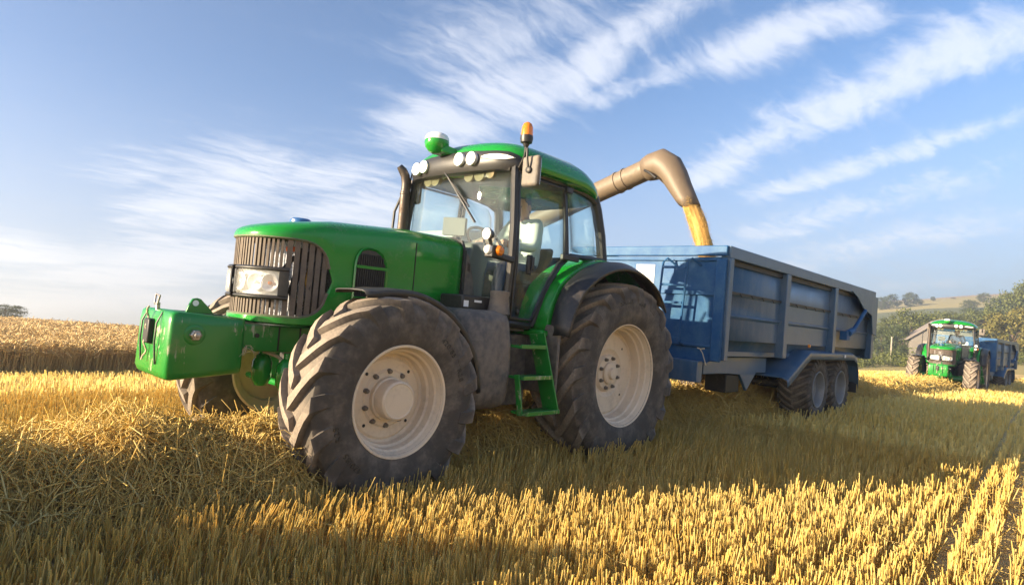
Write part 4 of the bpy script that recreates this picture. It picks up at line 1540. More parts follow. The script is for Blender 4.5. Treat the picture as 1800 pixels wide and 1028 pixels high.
# ================================================================== person
def seated_person(name, label, shirt, loc, group=None):
    J = {}
    edges = []
    def j(k, p, r, par=None):
        J[k] = (Vector(p), r)
        if par:
            edges.append((par, k))
    j('pelvis', (0, 0, 0.10), (0.17, 0.13))
    j('waist', (-0.02, 0, 0.28), (0.17, 0.125), 'pelvis')
    j('chest', (0.0, 0, 0.46), (0.19, 0.13), 'waist')
    j('neckb', (0.035, 0, 0.60), (0.085, 0.075), 'chest')
    for s, n in ((1, 'l'), (-1, 'r')):
        j('sh' + n, (0.03, s * 0.185, 0.545), (0.085, 0.085), 'chest')
        j('el' + n, (0.17, s * 0.27, 0.29), (0.058, 0.058), 'sh' + n)
        j('wr' + n, (0.40, s * 0.16, 0.30), (0.036, 0.036), 'el' + n)
        j('hip' + n, (0.06, s * 0.10, 0.06), (0.095, 0.095), 'pelvis')
        j('kn' + n, (0.47, s * 0.14, 0.08), (0.075, 0.075), 'hip' + n)
        j('an' + n, (0.52, s * 0.14, -0.36), (0.05, 0.05), 'kn' + n)
        j('to' + n, (0.68, s * 0.15, -0.41), (0.045, 0.04), 'an' + n)
    names = list(J)
    me = bpy.data.meshes.new('person')
    me.from_pydata([tuple(J[k][0]) for k in names], [(names.index(a), names.index(b)) for a, b in edges], [])
    tmp = bpy.data.objects.new('person', me)
    col.objects.link(tmp)
    tmp.modifiers.new('skin', 'SKIN')
    for i, k in enumerate(names):
        sv = me.skin_vertices[0].data[i]
        sv.radius = J[k][1]
        sv.use_root = (k == 'pelvis')
    sb = tmp.modifiers.new('sub', 'SUBSURF')
    sb.levels = 2
    sb.render_levels = 2
    dg = bpy.context.evaluated_depsgraph_get()
    body = bpy.data.meshes.new_from_object(tmp.evaluated_get(dg))
    bpy.data.objects.remove(tmp)
    body.materials.clear()
    body.materials.append(MATS[shirt])
    body.materials.append(MATS['denim'])
    for p in body.polygons:
        p.use_smooth = True
        c = p.center
        if c.z < 0.135 and not (c.x > 0.25 and c.z > 0.2):
            p.material_index = 1
    o = link(name, body, None, loc)
    tag(o, label, 'person', group)
    # head with brow, nose, jaw and ears, looking down and forward
    H = Matrix.Translation((0.085, 0, 0.735)) @ Matrix.Rotation(R_(14), 4, 'Y') @ Matrix.Rotation(R_(12), 4, 'Z')
    mb = MB()
    n = 20
    prof = [(-0.125, 0.02, 0.045), (-0.115, 0.055, 0.055), (-0.085, 0.068, 0.07), (-0.045, 0.085, 0.078), (0.0, 0.092, 0.080), (0.045, 0.095, 0.080), (0.085, 0.085, 0.072), (0.115, 0.055, 0.048), (0.125, 0.015, 0.015)]
    rings = []
    for (z, rx, ry) in prof:
        ring = []
        for k in range(n):
            a = 2 * math.pi * k / n
            x = math.cos(a) * rx
            if math.cos(a) > 0.95 and -0.05 < z < 0.02:
                x += 0.026 if z < 0 else 0.012
            if math.cos(a) > 0.6 and z < -0.08:
                x += 0.012
            if 0.75 < math.cos(a) < 0.93 and 0.0 <= z < 0.03:
                x -= 0.010
            ring.append(H @ Vector((x, math.sin(a) * ry, z)))
        rings.append(ring)
    mb.loft(rings, True)
    for s in (1, -1):
        mb.loft([[H @ Vector((-0.005 + a * 1.0, s * (0.078 + d), -0.01 + b * 1.4)) for a, b in circle_pts(r, 10)] for d, r in ((0, 0.012), (0.008, 0.024), (0.014, 0.022), (0.016, 0.010))], True)
    mb.tube([H @ Vector((-0.01, 0, -0.09)), Vector((0.03, 0, 0.575))], [0.055, 0.062], 14)
    mb.build('head', 'skin', o, angle=60)
    hr = MB()
    rings = []
    for (z, rx, ry) in [(-0.07, 0.074, 0.078), (-0.03, 0.094, 0.086), (0.02, 0.103, 0.090), (0.06, 0.104, 0.089), (0.10, 0.088, 0.076), (0.128, 0.05, 0.045), (0.134, 0.01, 0.01)]:
        ring = []
        for k in range(n):
            a = 2 * math.pi * k / n
            c_ = math.cos(a)
            x = c_ * rx
            if z < 0.075:
                x = min(x, -0.005 + max(0, z) * 0.9)
            ring.append(H @ Vector((x - 0.004, math.sin(a) * ry, z + 0.004 * math.sin(5 * a))))
        rings.append(ring)
    hr.loft(rings, True)
    hr.build('hair', 'hair', o, angle=60)
    ey = MB()
    for s in (1, -1):
        ey.lathe([(0.0, 0.001), (0.0, 0.011), (0.006, 0.008), (0.008, 0.001)], 10, 'x', (0, 0, 0))
        for v in ey.V[-40:]:
            v.xyz = (H @ (v + Vector((0.079, s * 0.033, 0.012))))[:]
    ey.build('eyes', 'hair', o)
    # hands closed on the steering wheel
    for s in (1, -1):
        hm = MB()
        w = Vector((0.40, s * 0.16, 0.30))
        hm.tube([w + Vector((-0.02, 0, 0)), w + Vector((0.03, 0, 0.005)), w + Vector((0.075, -s * 0.005, 0.010)), w + Vector((0.095, -s * 0.005, 0.010))], [0.030, 0.036, 0.040, 0.030], 12, flat=1.25)
        for k in range(4):
            dy = (k - 1.5) * 0.021
            L = (0.036, 0.041, 0.038, 0.030)[k]
            b = w + Vector((0.085, dy, 0.012))
            hm.tube([b, b + Vector((L, 0, 0.004)), b + Vector((L * 1.4, 0, -0.022)), b + Vector((L * 0.9, 0, -0.045))], [0.010, 0.0095, 0.009, 0.007], 8)
        b = w + Vector((0.045, -s * 0.036, 0.0))
        hm.tube([b, b + Vector((0.03, -s * 0.020, -0.008)), b + Vector((0.058, -s * 0.014, -0.022))], [0.013, 0.011, 0.008], 8)
        hm.build('hand', 'skin', o, angle=60)
    return o


driver = seated_person('person', 'driver in a pale checked shirt seated in the foreground tractor cab', 'shirt_check', (0.44, 0.05, 1.72))
# ================================================================== trailer
TRO = (-5.3, 0.0, 0.0)
TY_T = tyre_mesh('tyre', 'rubber_trailer', 0.545, 0.285, 0.25, 26, 0.022, 0.30, 0.022, 72)
RIM_T = MB().lathe([(0.235, 0.300), (0.245, 0.292), (0.240, 0.276), (0.20, 0.262), (0.12, 0.256), (0.09, 0.235), (0.10, 0.16), (0.115, 0.12), (0.085, 0.115), (0.085, 0.10), (-0.2, 0.20), (-0.24, 0.298)], 48).mesh('rim', 'trailer_rim', 28)
HUB_T = MB().lathe([(0.0, 0.115), (0.02, 0.11), (0.03, 0.06), (0.09, 0.055), (0.10, 0.04), (0.10, 0.0005)], 28).mesh('wheel_hub', 'trailer_rim', 30)


def make_trailer():
    t = thing('grain_trailer', '', 'trailer', TRO)
    def part(mb, name, m='trailer_blue', parent=t, **kw):
        return mb.build(name, m, parent, org=TRO, **kw)
    X0, X1, Z1 = -1.96, -8.65, 2.385
    for sgn in (1, -1):
        W_ = sgn * 1.12
        sh = MB()
        # bays of the side: recessed sheet with a lip along the bottom that turns under
        prof = [(0.0, 2.30), (0.0, 1.845), (0.018, 1.835), (0.018, 1.815), (-0.002, 1.805), (-0.002, 1.575), (0.028, 1.560), (0.028, 1.545), (0.0, 1.515), (0.0, 1.245), (-0.10, 1.235), (-0.17, 1.06), (-0.17, 1.03)]
        rings = [[Vector((x, W_ + sgn * a, z)) for a, z in prof] for x in (X0 - 0.02, -4.0, -6.15, X1)]
        sh.loft(rings, cap=False, closed=False)
        side = part(sh, 'side_panel', angle=25, solid=0.008)
        part(MB().prism([(X0, 2.24), (X0, Z1), (X1, Z1 - 0.005), (X1, 2.24)], 'xz', W_ - sgn * 0.03, W_ + sgn * 0.085), 'top_rail', parent=t, bevel=0.008)
        for (x, zb) in ((-2.02, 1.0), (-3.93, 1.04), (-6.16, 1.14), (-8.58, 1.06)):
            part(MB().box((x, W_ + sgn * 0.035, (2.24 + zb) / 2), (0.15 if x < -2.5 else 0.11, 0.115, 2.24 - zb)), 'side_post', parent=t, bevel=0.010)
        for xa, xb in ((-2.08, -3.85), (-4.02, -6.08), (-6.25, -8.5)):
            part(MB().box(((xa + xb) / 2, W_ + sgn * 0.014, 1.838), (xb - xa, 0.03, 0.030)), 'side_rib', 'dark_metal', side)
            hk = MB()
            for k in range(4):
                xx = xa + (xb - xa) * (0.2 + 0.2 * k)
                hk.tube([(xx, W_ + sgn * 0.03, 1.84), (xx, W_ + sgn * 0.05, 1.815), (xx - 0.03, W_ + sgn * 0.045, 1.80)], 0.006, 6)
            part(hk, 'sheet_hook', 'dark_metal', side)
            part(MB().box(((xa + xb) / 2, W_ + sgn * 0.012, 2.205), (xb - xa, 0.02, 0.06)), 'shadow_strip', 'dark_metal', side)  # solid dark strip drawn as the shade under the top rail
        # tailgate arm plate and ram
        part(MB().prism([(-6.95, 2.26), (-8.70, 2.27), (-8.72, 1.52), (-8.47, 1.55), (-8.33, 1.90), (-7.75, 2.0), (-7.30, 2.18)], 'xz', W_ + sgn * 0.095, W_ + sgn * 0.115), 'tailgate_arm', parent=t)
        rm = MB().tube([(-7.72, W_ + sgn * 0.15, 1.96), (-7.0, W_ + sgn * 0.15, 1.56)], 0.035, 10)
        rm.tube([(-7.0, W_ + sgn * 0.15, 1.56), (-6.75, W_ + sgn * 0.14, 1.50)], 0.06, 10).box((-6.72, W_ + sgn * 0.10, 1.46), (0.20, 0.12, 0.16))
        part(rm, 'tailgate_ram', 'trailer_front_paint', t, bevel=0.008)
        # mudguard over the two axles
        ytop = sgn * 1.24
        gm = MB()
        pth = [(-4.05, 0.76), (-4.15, 0.80), (-4.85, 1.12), (-4.98, 1.165), (-7.30, 1.165), (-7.50, 1.10), (-7.62, 0.92), (-7.63, 0.62)]
        gm.loft([[Vector((x, sgn * y, z - e)) for (y, e) in ((0.62, 0.0), (0.63, -0.0), (1.16, -0.0), (1.235, 0.03), (1.25, 0.13))] for (x, z) in pth], cap=False, closed=False)
        part(gm, 'mudguard', parent=t, angle=25, solid=0.008)
        part(MB().box((-7.68, sgn * 1.0, 0.66), (0.012, 0.42, 0.46)), 'mud_flap', 'fender_black', t)
        part(MB().box((-4.92, sgn * 1.22, 1.24), (0.05, 0.03, 0.05)), 'side_marker', 'amber', t, bevel=0.006)
        part(MB().box((-6.7, sgn * 1.254, 1.10), (0.08, 0.004, 0.05)), 'reflector', 'sticker_white', t)
        for x in (-5.77, -6.96):
            w = link('wheel', HUB_T, t, (x - TRO[0], sgn * 0.90, 0.535))
            if sgn < 0:
                w.scale = (1, -1, 1)
            link('tyre', TY_T, w)
            link('rim', RIM_T, w)
            for (a, b) in circle_pts(0.085, 6):
                link('wheel_bolt', BOLT, w, (a, 0.01, b)).scale = (0.7, 0.7, 0.7)
    # head board
    fp = MB()
    fp.prism([(-1.12, 1.02), (-1.0, 0.955), (1.0, 0.955), (1.12, 1.02), (1.17, 1.10), (1.17, 2.25), (-1.17, 2.25), (-1.17, 1.10)], 'yz', X0 - 0.012, X0)
    head = part(fp, 'head_board', 'trailer_front_paint')
    part(MB().box((X0 + 0.012, 0, 2.322), (0.07, 2.36, 0.125)), 'head_rail', 'trailer_front_paint', head, bevel=0.01)
    part(MB().box((X0 + 0.016, 0, 2.215), (0.030, 2.20, 0.028)).box((X0 + 0.014, 0, 1.80), (0.026, 2.20, 0.05)).box((X0 + 0.012, 0, 1.155), (0.024, 2.2, 0.03)), 'head_rib', 'trailer_front_paint', head, bevel=0.004)
    for sgn in (1, -1):
        part(MB().box((X0 + 0.02, sgn * 1.115, 1.60), (0.05, 0.13, 1.24)), 'corner_post', 'trailer_front_paint', head, bevel=0.012)
    part(MB().box((X0 + 0.004, 0.05, 2.02), (0.006, 0.28, 0.25)), 'notice_sticker', 'sticker_white', head)
    part(MB().box((X0 + 0.03, 1.15, 1.20), (0.004, 0.03, 0.06)), 'small_plate', 'sticker_white', head)
    ld = MB()
    lx = X0 + 0.16
    for y0 in (0.40, 0.74):
        ld.tube([(X0 + 0.01, y0 + 0.10 if y0 < 0.5 else y0 + 0.1, 2.14), (lx - 0.04, y0 + 0.03, 2.22), (lx, y0, 2.16), (lx, y0 - 0.02, 1.75), (lx, y0 - 0.05, 1.18), (X0 + 0.01, y0 - 0.05, 1.14)], 0.014, 8)
    lad = part(ld, 'ladder', 'trailer_front_paint', t)
    for z in (2.10, 1.88, 1.66, 1.44, 1.22):
        part(MB().box((lx, 0.555 - 0.04 * (2.1 - z) / 0.9, z), (0.03, 0.33, 0.03)), 'rung', 'trailer_front_paint', lad, bevel=0.004)
    # floor, tailgate, load
    part(MB().box(((X0 + X1) / 2, 0, 1.07), (X0 - X1 - 0.05, 2.0, 0.06)), 'trailer_floor')
    part(MB().box((X1 - 0.02, 0, 1.66), (0.06, 2.26, 1.22)).box((X1 - 0.06, 0, 1.95), (0.05, 2.2, 0.08)).box((X1 - 0.06, 0, 1.35), (0.05, 2.2, 0.08)), 'tailgate', bevel=0.01)
    # chassis and drawbar
    cs = MB()
    for sgn in (1, -1):
        cs.box((-5.0, sgn * 0.45, 0.90), (6.6, 0.12, 0.24))
        cs.prism([(-2.1, 1.02), (-4.1, 1.02), (-4.1, 0.80), (-3.75, 0.80), (-3.45, 0.55), (-3.2, 0.78), (-2.75, 0.80), (-2.1, 0.80)], 'xz', sgn * 0.86, sgn * 0.90)
        cs.bar((-1.75, sgn * 0.45, 0.80), (-0.95, sgn * 0.10, 0.64), 0.10, 0.14)
        cs.box((-6.37, sgn * 0.55, 0.72), (1.3, 0.10, 0.10))
    for x in (-2.0, -3.2, -4.4, -5.77, -6.96, -8.2):
        cs.box((x, 0, 0.86), (0.12, 1.4 if x > -5 else 1.0, 0.14))
    cs.box((-1.9, 0.2, 0.84), (0.14, 1.5, 0.26)).box((-0.85, 0, 0.62), (0.3, 0.22, 0.10))
    part(cs, 'chassis', bevel=0.008)
    for x in (-5.77, -6.96):
        part(MB().tube([(x, -0.8, 0.535), (x, 0.8, 0.535)], 0.065, 12), 'axle', 'dark_metal')
    part(MB().box((-3.05, 0.72, 0.66), (0.42, 0.30, 0.24)), 'tool_box', 'dark_metal', bevel=0.01)
    part(MB().tube([(-1.45, 0.30, 0.95), (-1.45, 0.30, 0.45)], 0.045, 10), 'parking_jack', 'dark_metal')
    part(MB().tube([(-0.9, 0.05, 0.70), (-1.2, 0.15, 0.62), (-1.6, 0.25, 0.74), (-2.0, 0.30, 0.82)], 0.014, 8), 'hydraulic_hose', 'black_plastic')
    pl = part(MB().box((-1.82, 0.30, 0.86), (0.006, 0.22, 0.14)), 'type_plate', 'sticker_white')
    part(MB().box((-1.815, 0.33, 0.885), (0.004, 0.10, 0.05)).box((-1.815, 0.36, 0.82), (0.004, 0.07, 0.035)), 'plate_print', 'sticker_print', pl)
    return t


trailer = make_trailer()
trailer['label'] = 'long blue tandem axle grain trailer behind the foreground tractor, being filled'

# barley heaped in the trailer
def heap():
    V, F = [], []
    nx, ny = 40, 18
    for i in range(nx):
        for j in range(ny):
            x = -2.0 - 6.55 * i / (nx - 1)
            y = -1.08 + 2.16 * j / (ny - 1)
            z = 1.45 + 0.55 * math.exp(-((x + 3.1) ** 2 + (y - 0.3) ** 2) / 1.1) + random.uniform(-0.01, 0.01)
            V.append((x, y, z))
    for i in range(nx - 1):
        for j in range(ny - 1):
            F.append((i * ny + j, (i + 1) * ny + j, (i + 1) * ny + j + 1, i * ny + j + 1))
    return MB().add(V, F)


hp = heap().build('grain_heap', 'grain', angle=60)
hp['kind'] = 'stuff'
tag(hp, 'golden barley grain heaped inside the foreground trailer', 'grain')

# ================================================================== combine with its unloading auger
CO = (-5.0, -6.5, -0.34)
combine = thing('combine_harvester', 'combine harvester beyond the tractor cab with tan unloading auger reaching over the trailer', 'combine harvester', CO)


def cpart(mb, name, m, parent=None, dx=0.0, **kw):
    if dx:
        for v in mb.V:
            v.x += dx
    return mb.build(name, m, parent or combine, org=CO, **kw)


CDX = -0.75       # the machine stands a little further back
zb = CO[2]
cpart(MB().prism([(-2.6, zb + 0.9), (-2.6, zb + 2.3), (-4.9, zb + 2.55), (-8.6, zb + 2.45), (-9.3, zb + 2.0), (-9.3, zb + 1.2), (-7.5, zb + 0.8)], 'xz', -8.1, -5.0), 'body', 'combine_green', dx=CDX, bevel=0.06)
cpart(MB().prism([(-3.7, zb + 2.3), (-3.5, zb + 3.40), (-4.6, zb + 3.20), (-5.0, zb + 2.4)], 'xz', -8.0, -5.1), 'grain_tank', 'combine_grey', dx=CDX, bevel=0.05)
ccab = cpart(MB().prism([(-2.35, zb + 1.6), (-2.45, zb + 3.30), (-3.3, zb + 3.42), (-3.45, zb + 3.30), (-3.45, zb + 1.6)], 'xz', -7.4, -5.3), 'cab', 'combine_grey', dx=CDX, bevel=0.06)
cpart(MB().box((-2.365, -6.35, zb + 2.6), (0.02, 1.8, 1.3)), 'windscreen', 'cab_glass', ccab, dx=CDX)
cpart(MB().prism([(-2.6, zb + 0.9), (-2.6, zb + 1.7), (-1.5, zb + 1.0), (-1.5, zb + 0.4)], 'xz', -7.2, -5.8), 'feeder_house', 'combine_green', dx=CDX, bevel=0.03)
cpart(MB().prism([(-1.6, zb + 0.15), (-1.6, zb + 1.15), (-1.3, zb + 1.1), (-0.9, zb + 0.25), (-0.7, zb + 0.15)], 'xz', -9.2, -4.2), 'header', 'combine_green', dx=CDX, bevel=0.02)
for (x, r, w) in ((-3.1, 0.90, 0.34), (-7.4, 0.62, 0.24)):
    for sgn in (1, -1):
        prof = [(-w, r * 0.5), (-w, r * 0.9), (-w * 0.75, r), (w * 0.75, r), (w, r * 0.9), (w, r * 0.5), (w * 0.5, r * 0.45), (w * 0.4, 0.01)]
        wl = cpart(MB().lathe(prof, 40, 'y', (x, -6.55 + sgn * 1.35, zb + r)), 'wheel', 'rubber_rear', dx=CDX)
A0, A1 = Vector((-3.35, -5.05, 2.48)), Vector((-3.0, -0.66, 3.74))
au = MB()
au.tube([(-3.4, -5.3, 0.8), (-3.38, -5.25, 2.0), (-3.36, -5.15, 2.36), A0, A0.lerp(A1, 0.1)], [0.20, 0.20, 0.21, 0.20, 0.175], 20)
au.tube([A0.lerp(A1, t) for t in (0.05, 0.3, 0.6, 0.9, 1.0)], 0.165, 24)
for t, r in ((0.62, 0.172), (0.865, 0.178), (0.90, 0.178)):
    p = A0.lerp(A1, t)
    d = (A1 - A0).normalized()
    au.tube([p, p + d * 0.03], r, 24)
auger = cpart(au, 'auger_tube', 'auger_tan', angle=40)
# flattened rubber spout bending down into the trailer
d = (A1 - A0).normalized()
sp_pts = [A1 - d * 0.05, A1 + d * 0.05, Vector((-3.0, -0.46, 3.785)), Vector((-3.0, -0.32, 3.70)), Vector((-2.99, -0.20, 3.55)), Vector((-2.98, -0.09, 3.37)), Vector((-2.97, 0.02, 3.20)), Vector((-2.96, 0.11, 3.06))]
sp_r = [0.185, 0.215, 0.245, 0.240, 0.215, 0.195, 0.180, 0.170]
rings = []
for i, p in enumerate(sp_pts):
    tdir = (sp_pts[min(i + 1, len(sp_pts) - 1)] - sp_pts[max(i - 1, 0)]).normalized()
    xa = Vector((1, 0, 0))
    xa = (xa - tdir * xa.dot(tdir)).normalized()
    ya = tdir.cross(xa)
    f = i / (len(sp_pts) - 1)
    ring = []
    for k in range(24):
        a = 2 * math.pi * k / 24
        rr = sp_r[i] * (1 + 0.05 * f * math.sin(3 * a + 1))
        # the mouth is a half open gutter, cut slanting
        cut = 0.16 * f ** 6 * max(0.0, math.sin(a)) * 1.0
        ring.append(p + xa * math.cos(a) * rr * (1 - 0.1 * f) + ya * math.sin(a) * rr * (1 - 0.22 * f) - tdir * cut)
    rings.append(ring)
spm = MB().loft(rings, cap=False)
spout = cpart(spm, 'spout', 'spout_rubber', angle=60, solid=0.012)
cl = MB()
cl.tube([(-2.80, -0.62, 3.66), (-2.76, -0.50, 3.60), (-2.77, -0.40, 3.52)], 0.02, 8)
cpart(cl, 'spout_clamp', 'dark_metal')

# falling stream of barley
def stream():
    path = [Vector((-2.955, 0.04, 3.22)), Vector((-2.95, 0.15, 3.02)), Vector((-2.945, 0.26, 2.80)), Vector((-2.94, 0.35, 2.58)), Vector((-2.94, 0.42, 2.35)), Vector((-2.94, 0.48, 2.05)), Vector((-2.94, 0.50, 1.92))]
    rad = [0.14, 0.165, 0.165, 0.155, 0.150, 0.17, 0.22]
    V, F = [], []
    octv = np.array([(1, 0, 0), (-1, 0, 0), (0, 1, 0), (0, -1, 0), (0, 0, 1), (0, 0, -1)], float)
    octf = np.array([(0, 2, 4), (2, 1, 4), (1, 3, 4), (3, 0, 4), (2, 0, 5), (1, 2, 5), (3, 1, 5), (0, 3, 5)])
    n = 22000
    t = rng.random(n) * (len(path) - 1.001)
    i = t.astype(int)
    f = t - i
    P = np.array([tuple(p) for p in path])
    R = np.array(rad)
    c = P[i] * (1 - f)[:, None] + P[i + 1] * f[:, None]
    r = (R[i] * (1 - f) + R[i + 1] * f)
    a = rng.random(n) * 2 * np.pi
    rr = r * rng.uniform(0.86, 1.02, n) * np.where(rng.random(n) < 0.09, rng.uniform(1.0, 1.35, n), 1.0) * (1 + 0.12 * np.sin(a * 3 + t * 2))
    c = c + np.stack([np.cos(a) * rr * 0.85, np.sin(a) * rr * 0.75, rng.normal(0, 0.01, n)], 1)
    sz = np.stack([np.full(n, 0.0024), np.full(n, 0.0024), rng.uniform(0.003, 0.009, n)], 1)
    V = (octv[None] * sz[:, None] + c[:, None]).reshape(-1, 3)
    F = (octf[None] + (np.arange(n) * 6)[:, None, None]).reshape(-1, 3)
    return V, F


V_, F_ = stream()
gs = link('grain_stream', np_mesh('grain_stream', V_, F_, 'grain'))
gs['kind'] = 'stuff'
core = []
cp = [(0.04, 3.22, 0.125), (0.095, 3.12, 0.140), (0.15, 3.02, 0.150), (0.205, 2.91, 0.152), (0.26, 2.80, 0.150), (0.35, 2.58, 0.140), (0.42, 2.35, 0.136), (0.48, 2.05, 0.155), (0.50, 1.92, 0.2)]
for i_, (y_, z_, r_) in enumerate(cp):
    core.append([Vector((-2.947 + math.cos(2 * math.pi * k / 40) * r_ * 0.85 * (1 + 0.05 * math.sin(k * 1.9 + i_ * 0.35) + 0.04 * math.sin(k * 0.8 + 1)), y_ + math.sin(2 * math.pi * k / 40) * r_ * 0.75 * (1 + 0.05 * math.sin(k * 1.9 + i_ * 0.35) + 0.04 * math.sin(k * 0.8 + 1)), z_)) for k in range(40)])
gc = MB().loft(core, True).build('grain_core', 'grain_mass', gs, angle=80)
gc['kind'] = 'stuff'
tag(gs, 'golden stream of grain pouring from the auger spout into the trailer', 'grain')

# ================================================================== second tractor and trailer
T2 = Vector((-26.2, 0.05, -0.36))
tractor2 = copy_tree(tractor)
tractor2.location = T2
tractor2.rotation_euler = (0, 0, R_(1.5))
tractor2['label'] = 'smaller looking green tractor in the dusty distance at the right edge, facing the camera'
for ch in list(tractor2.children):
    if ch.name.startswith('beacon'):
        for g in list(ch.children):
            bpy.data.objects.remove(g)
        bpy.data.objects.remove(ch)
trailer2 = copy_tree(trailer)
trailer2.location = T2 + Vector((-5.3, 0.12, 0.0))
trailer2.rotation_euler = (0, 0, R_(-1.5))
trailer2['label'] = 'distant blue trailer hitched behind the far tractor at the right edge'
driver2 = seated_person('person', 'driver in a dark blue shirt behind the windscreen of the distant tractor', 'shirt_dark', T2 + Vector((0.42, 0.15, 1.75)))
for o in (tractor, tractor2):
    o['group'] = 'green tractors working the field'
for o in (trailer, trailer2):
    o['group'] = 'blue grain trailers'

# ================================================================== straw swath
def swath_h(x, y):
    ahead = np.clip((x - 2.7) / 0.7, 0, 1)            # in front of the tractor the row lies higher and further left
    yc = 0.10 + 0.36 * ahead + (0.06 * np.sin(x * 0.9) + 0.04 * np.sin(x * 2.3 + 1))
    s_ = (y - yc)
    w = np.where(s_ > 0, 0.74 - 0.12 * ahead + 0.06 * np.sin(x * 1.9 + 2), 1.05 + 0.1 * np.sin(x * 1.4))
    q_ = np.clip(1 - np.abs(s_ / w) ** 2.5, 0, 1) ** 0.8
    H = 0.36 + 0.04 * ahead - 0.10 * np.clip((x - 4.9) / 0.8, 0, 1) + 0.03 * np.sin(x * 1.6 + 0.7) + 0.025 * np.sin(x * 3.7)
    lump = 0.045 * np.sin(x * 5.1 + y * 3.3) * np.sin(y * 5.2 - x * 1.3) + 0.03 * np.sin(x * 7.7 + 1.2) + 0.03 * np.sin(x * 11 + 2 * y) * np.sin(y * 13)
    shade_heap = (0.78 * np.exp(-((x - 6.2) / 1.0) ** 2 - ((y - 1.22) / 0.30) ** 2) + 0.50 * np.exp(-((x - 5.9) / 0.9) ** 2 - ((y - 0.90) / 0.22) ** 2)) * np.clip((x - 4.95) / 0.35, 0, 1)  # straw piled up out of view, added to shade the near left stubble
    return q_ * (H + lump) + shade_heap


def build_swath_base():
    xs = np.concatenate([np.arange(-44, -8, 0.4), np.arange(-8, 9, 0.10)])
    ys = np.arange(-1.4, 2.0, 0.08)
    X, Y = np.meshgrid(xs, ys, indexing='ij')
    Z = T(X, Y) + swath_h(X, Y) - 0.05
    V = np.stack([X, Y, Z], -1).reshape(-1, 3)
    n, k = len(xs), len(ys)
    i, j = np.meshgrid(np.arange(n - 1), np.arange(k - 1), indexing='ij')
    F = np.stack([i * k + j, (i + 1) * k + j, (i + 1) * k + j + 1, i * k + j + 1], -1).reshape(-1, 4)
    return V, F


def straws(P, D, L, w, bend=0.0, up=(0, 0, 1)):
    """Thin three sided stalks: P centres, D unit directions, L lengths, w half widths."""
    n = len(P)
    up = np.tile(np.array(up, float), (n, 1))
    A = np.cross(D, up)
    A /= np.linalg.norm(A, axis=1, keepdims=True) + 1e-9
    B = np.cross(A, D)
    segs = 3 if bend else 2
    V = np.zeros((n, segs, 3, 3), np.float32)
    for s_ in range(segs):
        t = s_ / (segs - 1) - 0.5
        c = P + D * (L * t)[:, None]
        if bend:
            c = c + (B * rng.normal(0, 1, n)[:, None] + A * rng.normal(0, 1, n)[:, None]) * (bend * L * (0.25 - t * t))[:, None]
        for k in range(3):
            a = 2 * np.pi * k / 3
            V[:, s_, k] = c + (A * np.cos(a) + B * np.sin(a)) * w[:, None]
    base = (np.arange(n) * segs * 3)[:, None, None]
    f = []
    for s_ in range(segs - 1):
        for k in range(3):
            k2 = (k + 1) % 3
            f.append((s_ * 3 + k, s_ * 3 + k2, (s_ + 1) * 3 + k2, (s_ + 1) * 3 + k))
    F = (np.array(f)[None] + base).reshape(-1, 4)
    return V.reshape(-1, 3), F


def merge(parts):
    Vs, Fs, k = [], [], 0
    for V, F in parts:
        Vs.append(V)
        Fs.append(F + k)
        k += len(V)
    return np.concatenate(Vs), np.concatenate(Fs)


V_, F_ = build_swath_base()
sb_ = link('straw_swath', np_mesh('straw_swath', V_, F_, 'straw_base', True))
sb_['kind'] = 'stuff'
tag(sb_, 'long windrow of golden cut straw running under both tractors', 'straw')
parts = []
for (x0, x1, n, lo, hi, w, bend) in ((2.2, 6.2, 75000, 0.05, 0.33, 0.0026, 0.45), (6.2, 9.0, 5000, 0.15, 0.4, 0.003, 0.0), (-3.0, 2.2, 26000, 0.12, 0.36, 0.0026, 0.4), (-12, -3, 20000, 0.15, 0.40, 0.0038, 0), (-44, -12, 14000, 0.2, 0.5, 0.007, 0)):
    x = rng.uniform(x0, x1, n)
    y = rng.uniform(-1.35, 1.9, n)
    h = swath_h(x, y)
    keep = h > 0.03
    x, y, h = x[keep], y[keep], h[keep]
    n = len(x)
    az_ = rng.uniform(0, 2 * np.pi, n)
    tl = rng.normal(0, 0.60, n)
    D = np.stack([np.cos(az_) * np.cos(tl), np.sin(az_) * np.cos(tl), np.sin(tl)], 1)
    # lie along the local surface
    gx = (swath_h(x + 0.03, y) - swath_h(x - 0.03, y)) / 0.06
    gy = (swath_h(x, y + 0.03) - swath_h(x, y - 0.03)) / 0.06
    D[:, 2] += np.clip(gx, -1, 1) * D[:, 0] + np.clip(gy, -1, 1) * D[:, 1]
    D /= np.linalg.norm(D, axis=1, keepdims=True)
    P = np.stack([x, y, T(x, y) + h - 0.045 + np.abs(rng.normal(0, 0.055, n))], 1)
    parts.append(straws(P, D, rng.uniform(lo, hi, n), np.full(n, w) * rng.choice([0.55, 0.8, 1.0, 1.3, 1.7], n), bend))
V_, F_ = merge([(v, f) for v, f in parts])
sl = link('loose_straw', np_mesh('loose_straw', V_, F_, 'straw'), sb_)
sl['kind'] = 'stuff'

# ================================================================== stubble
def in_view(x, y, margin=0.93):
    dx, dy = x - CAM_POS.x, y - CAM_POS.y
    fx, fy = math.cos(YAW), math.sin(YAW)
    dpt = dx * fx + dy * fy
    lat = dx * math.sin(YAW) - dy * math.cos(YAW)
    return (dpt > -0.3) & (np.abs(lat) < dpt * margin + 1.2), dpt


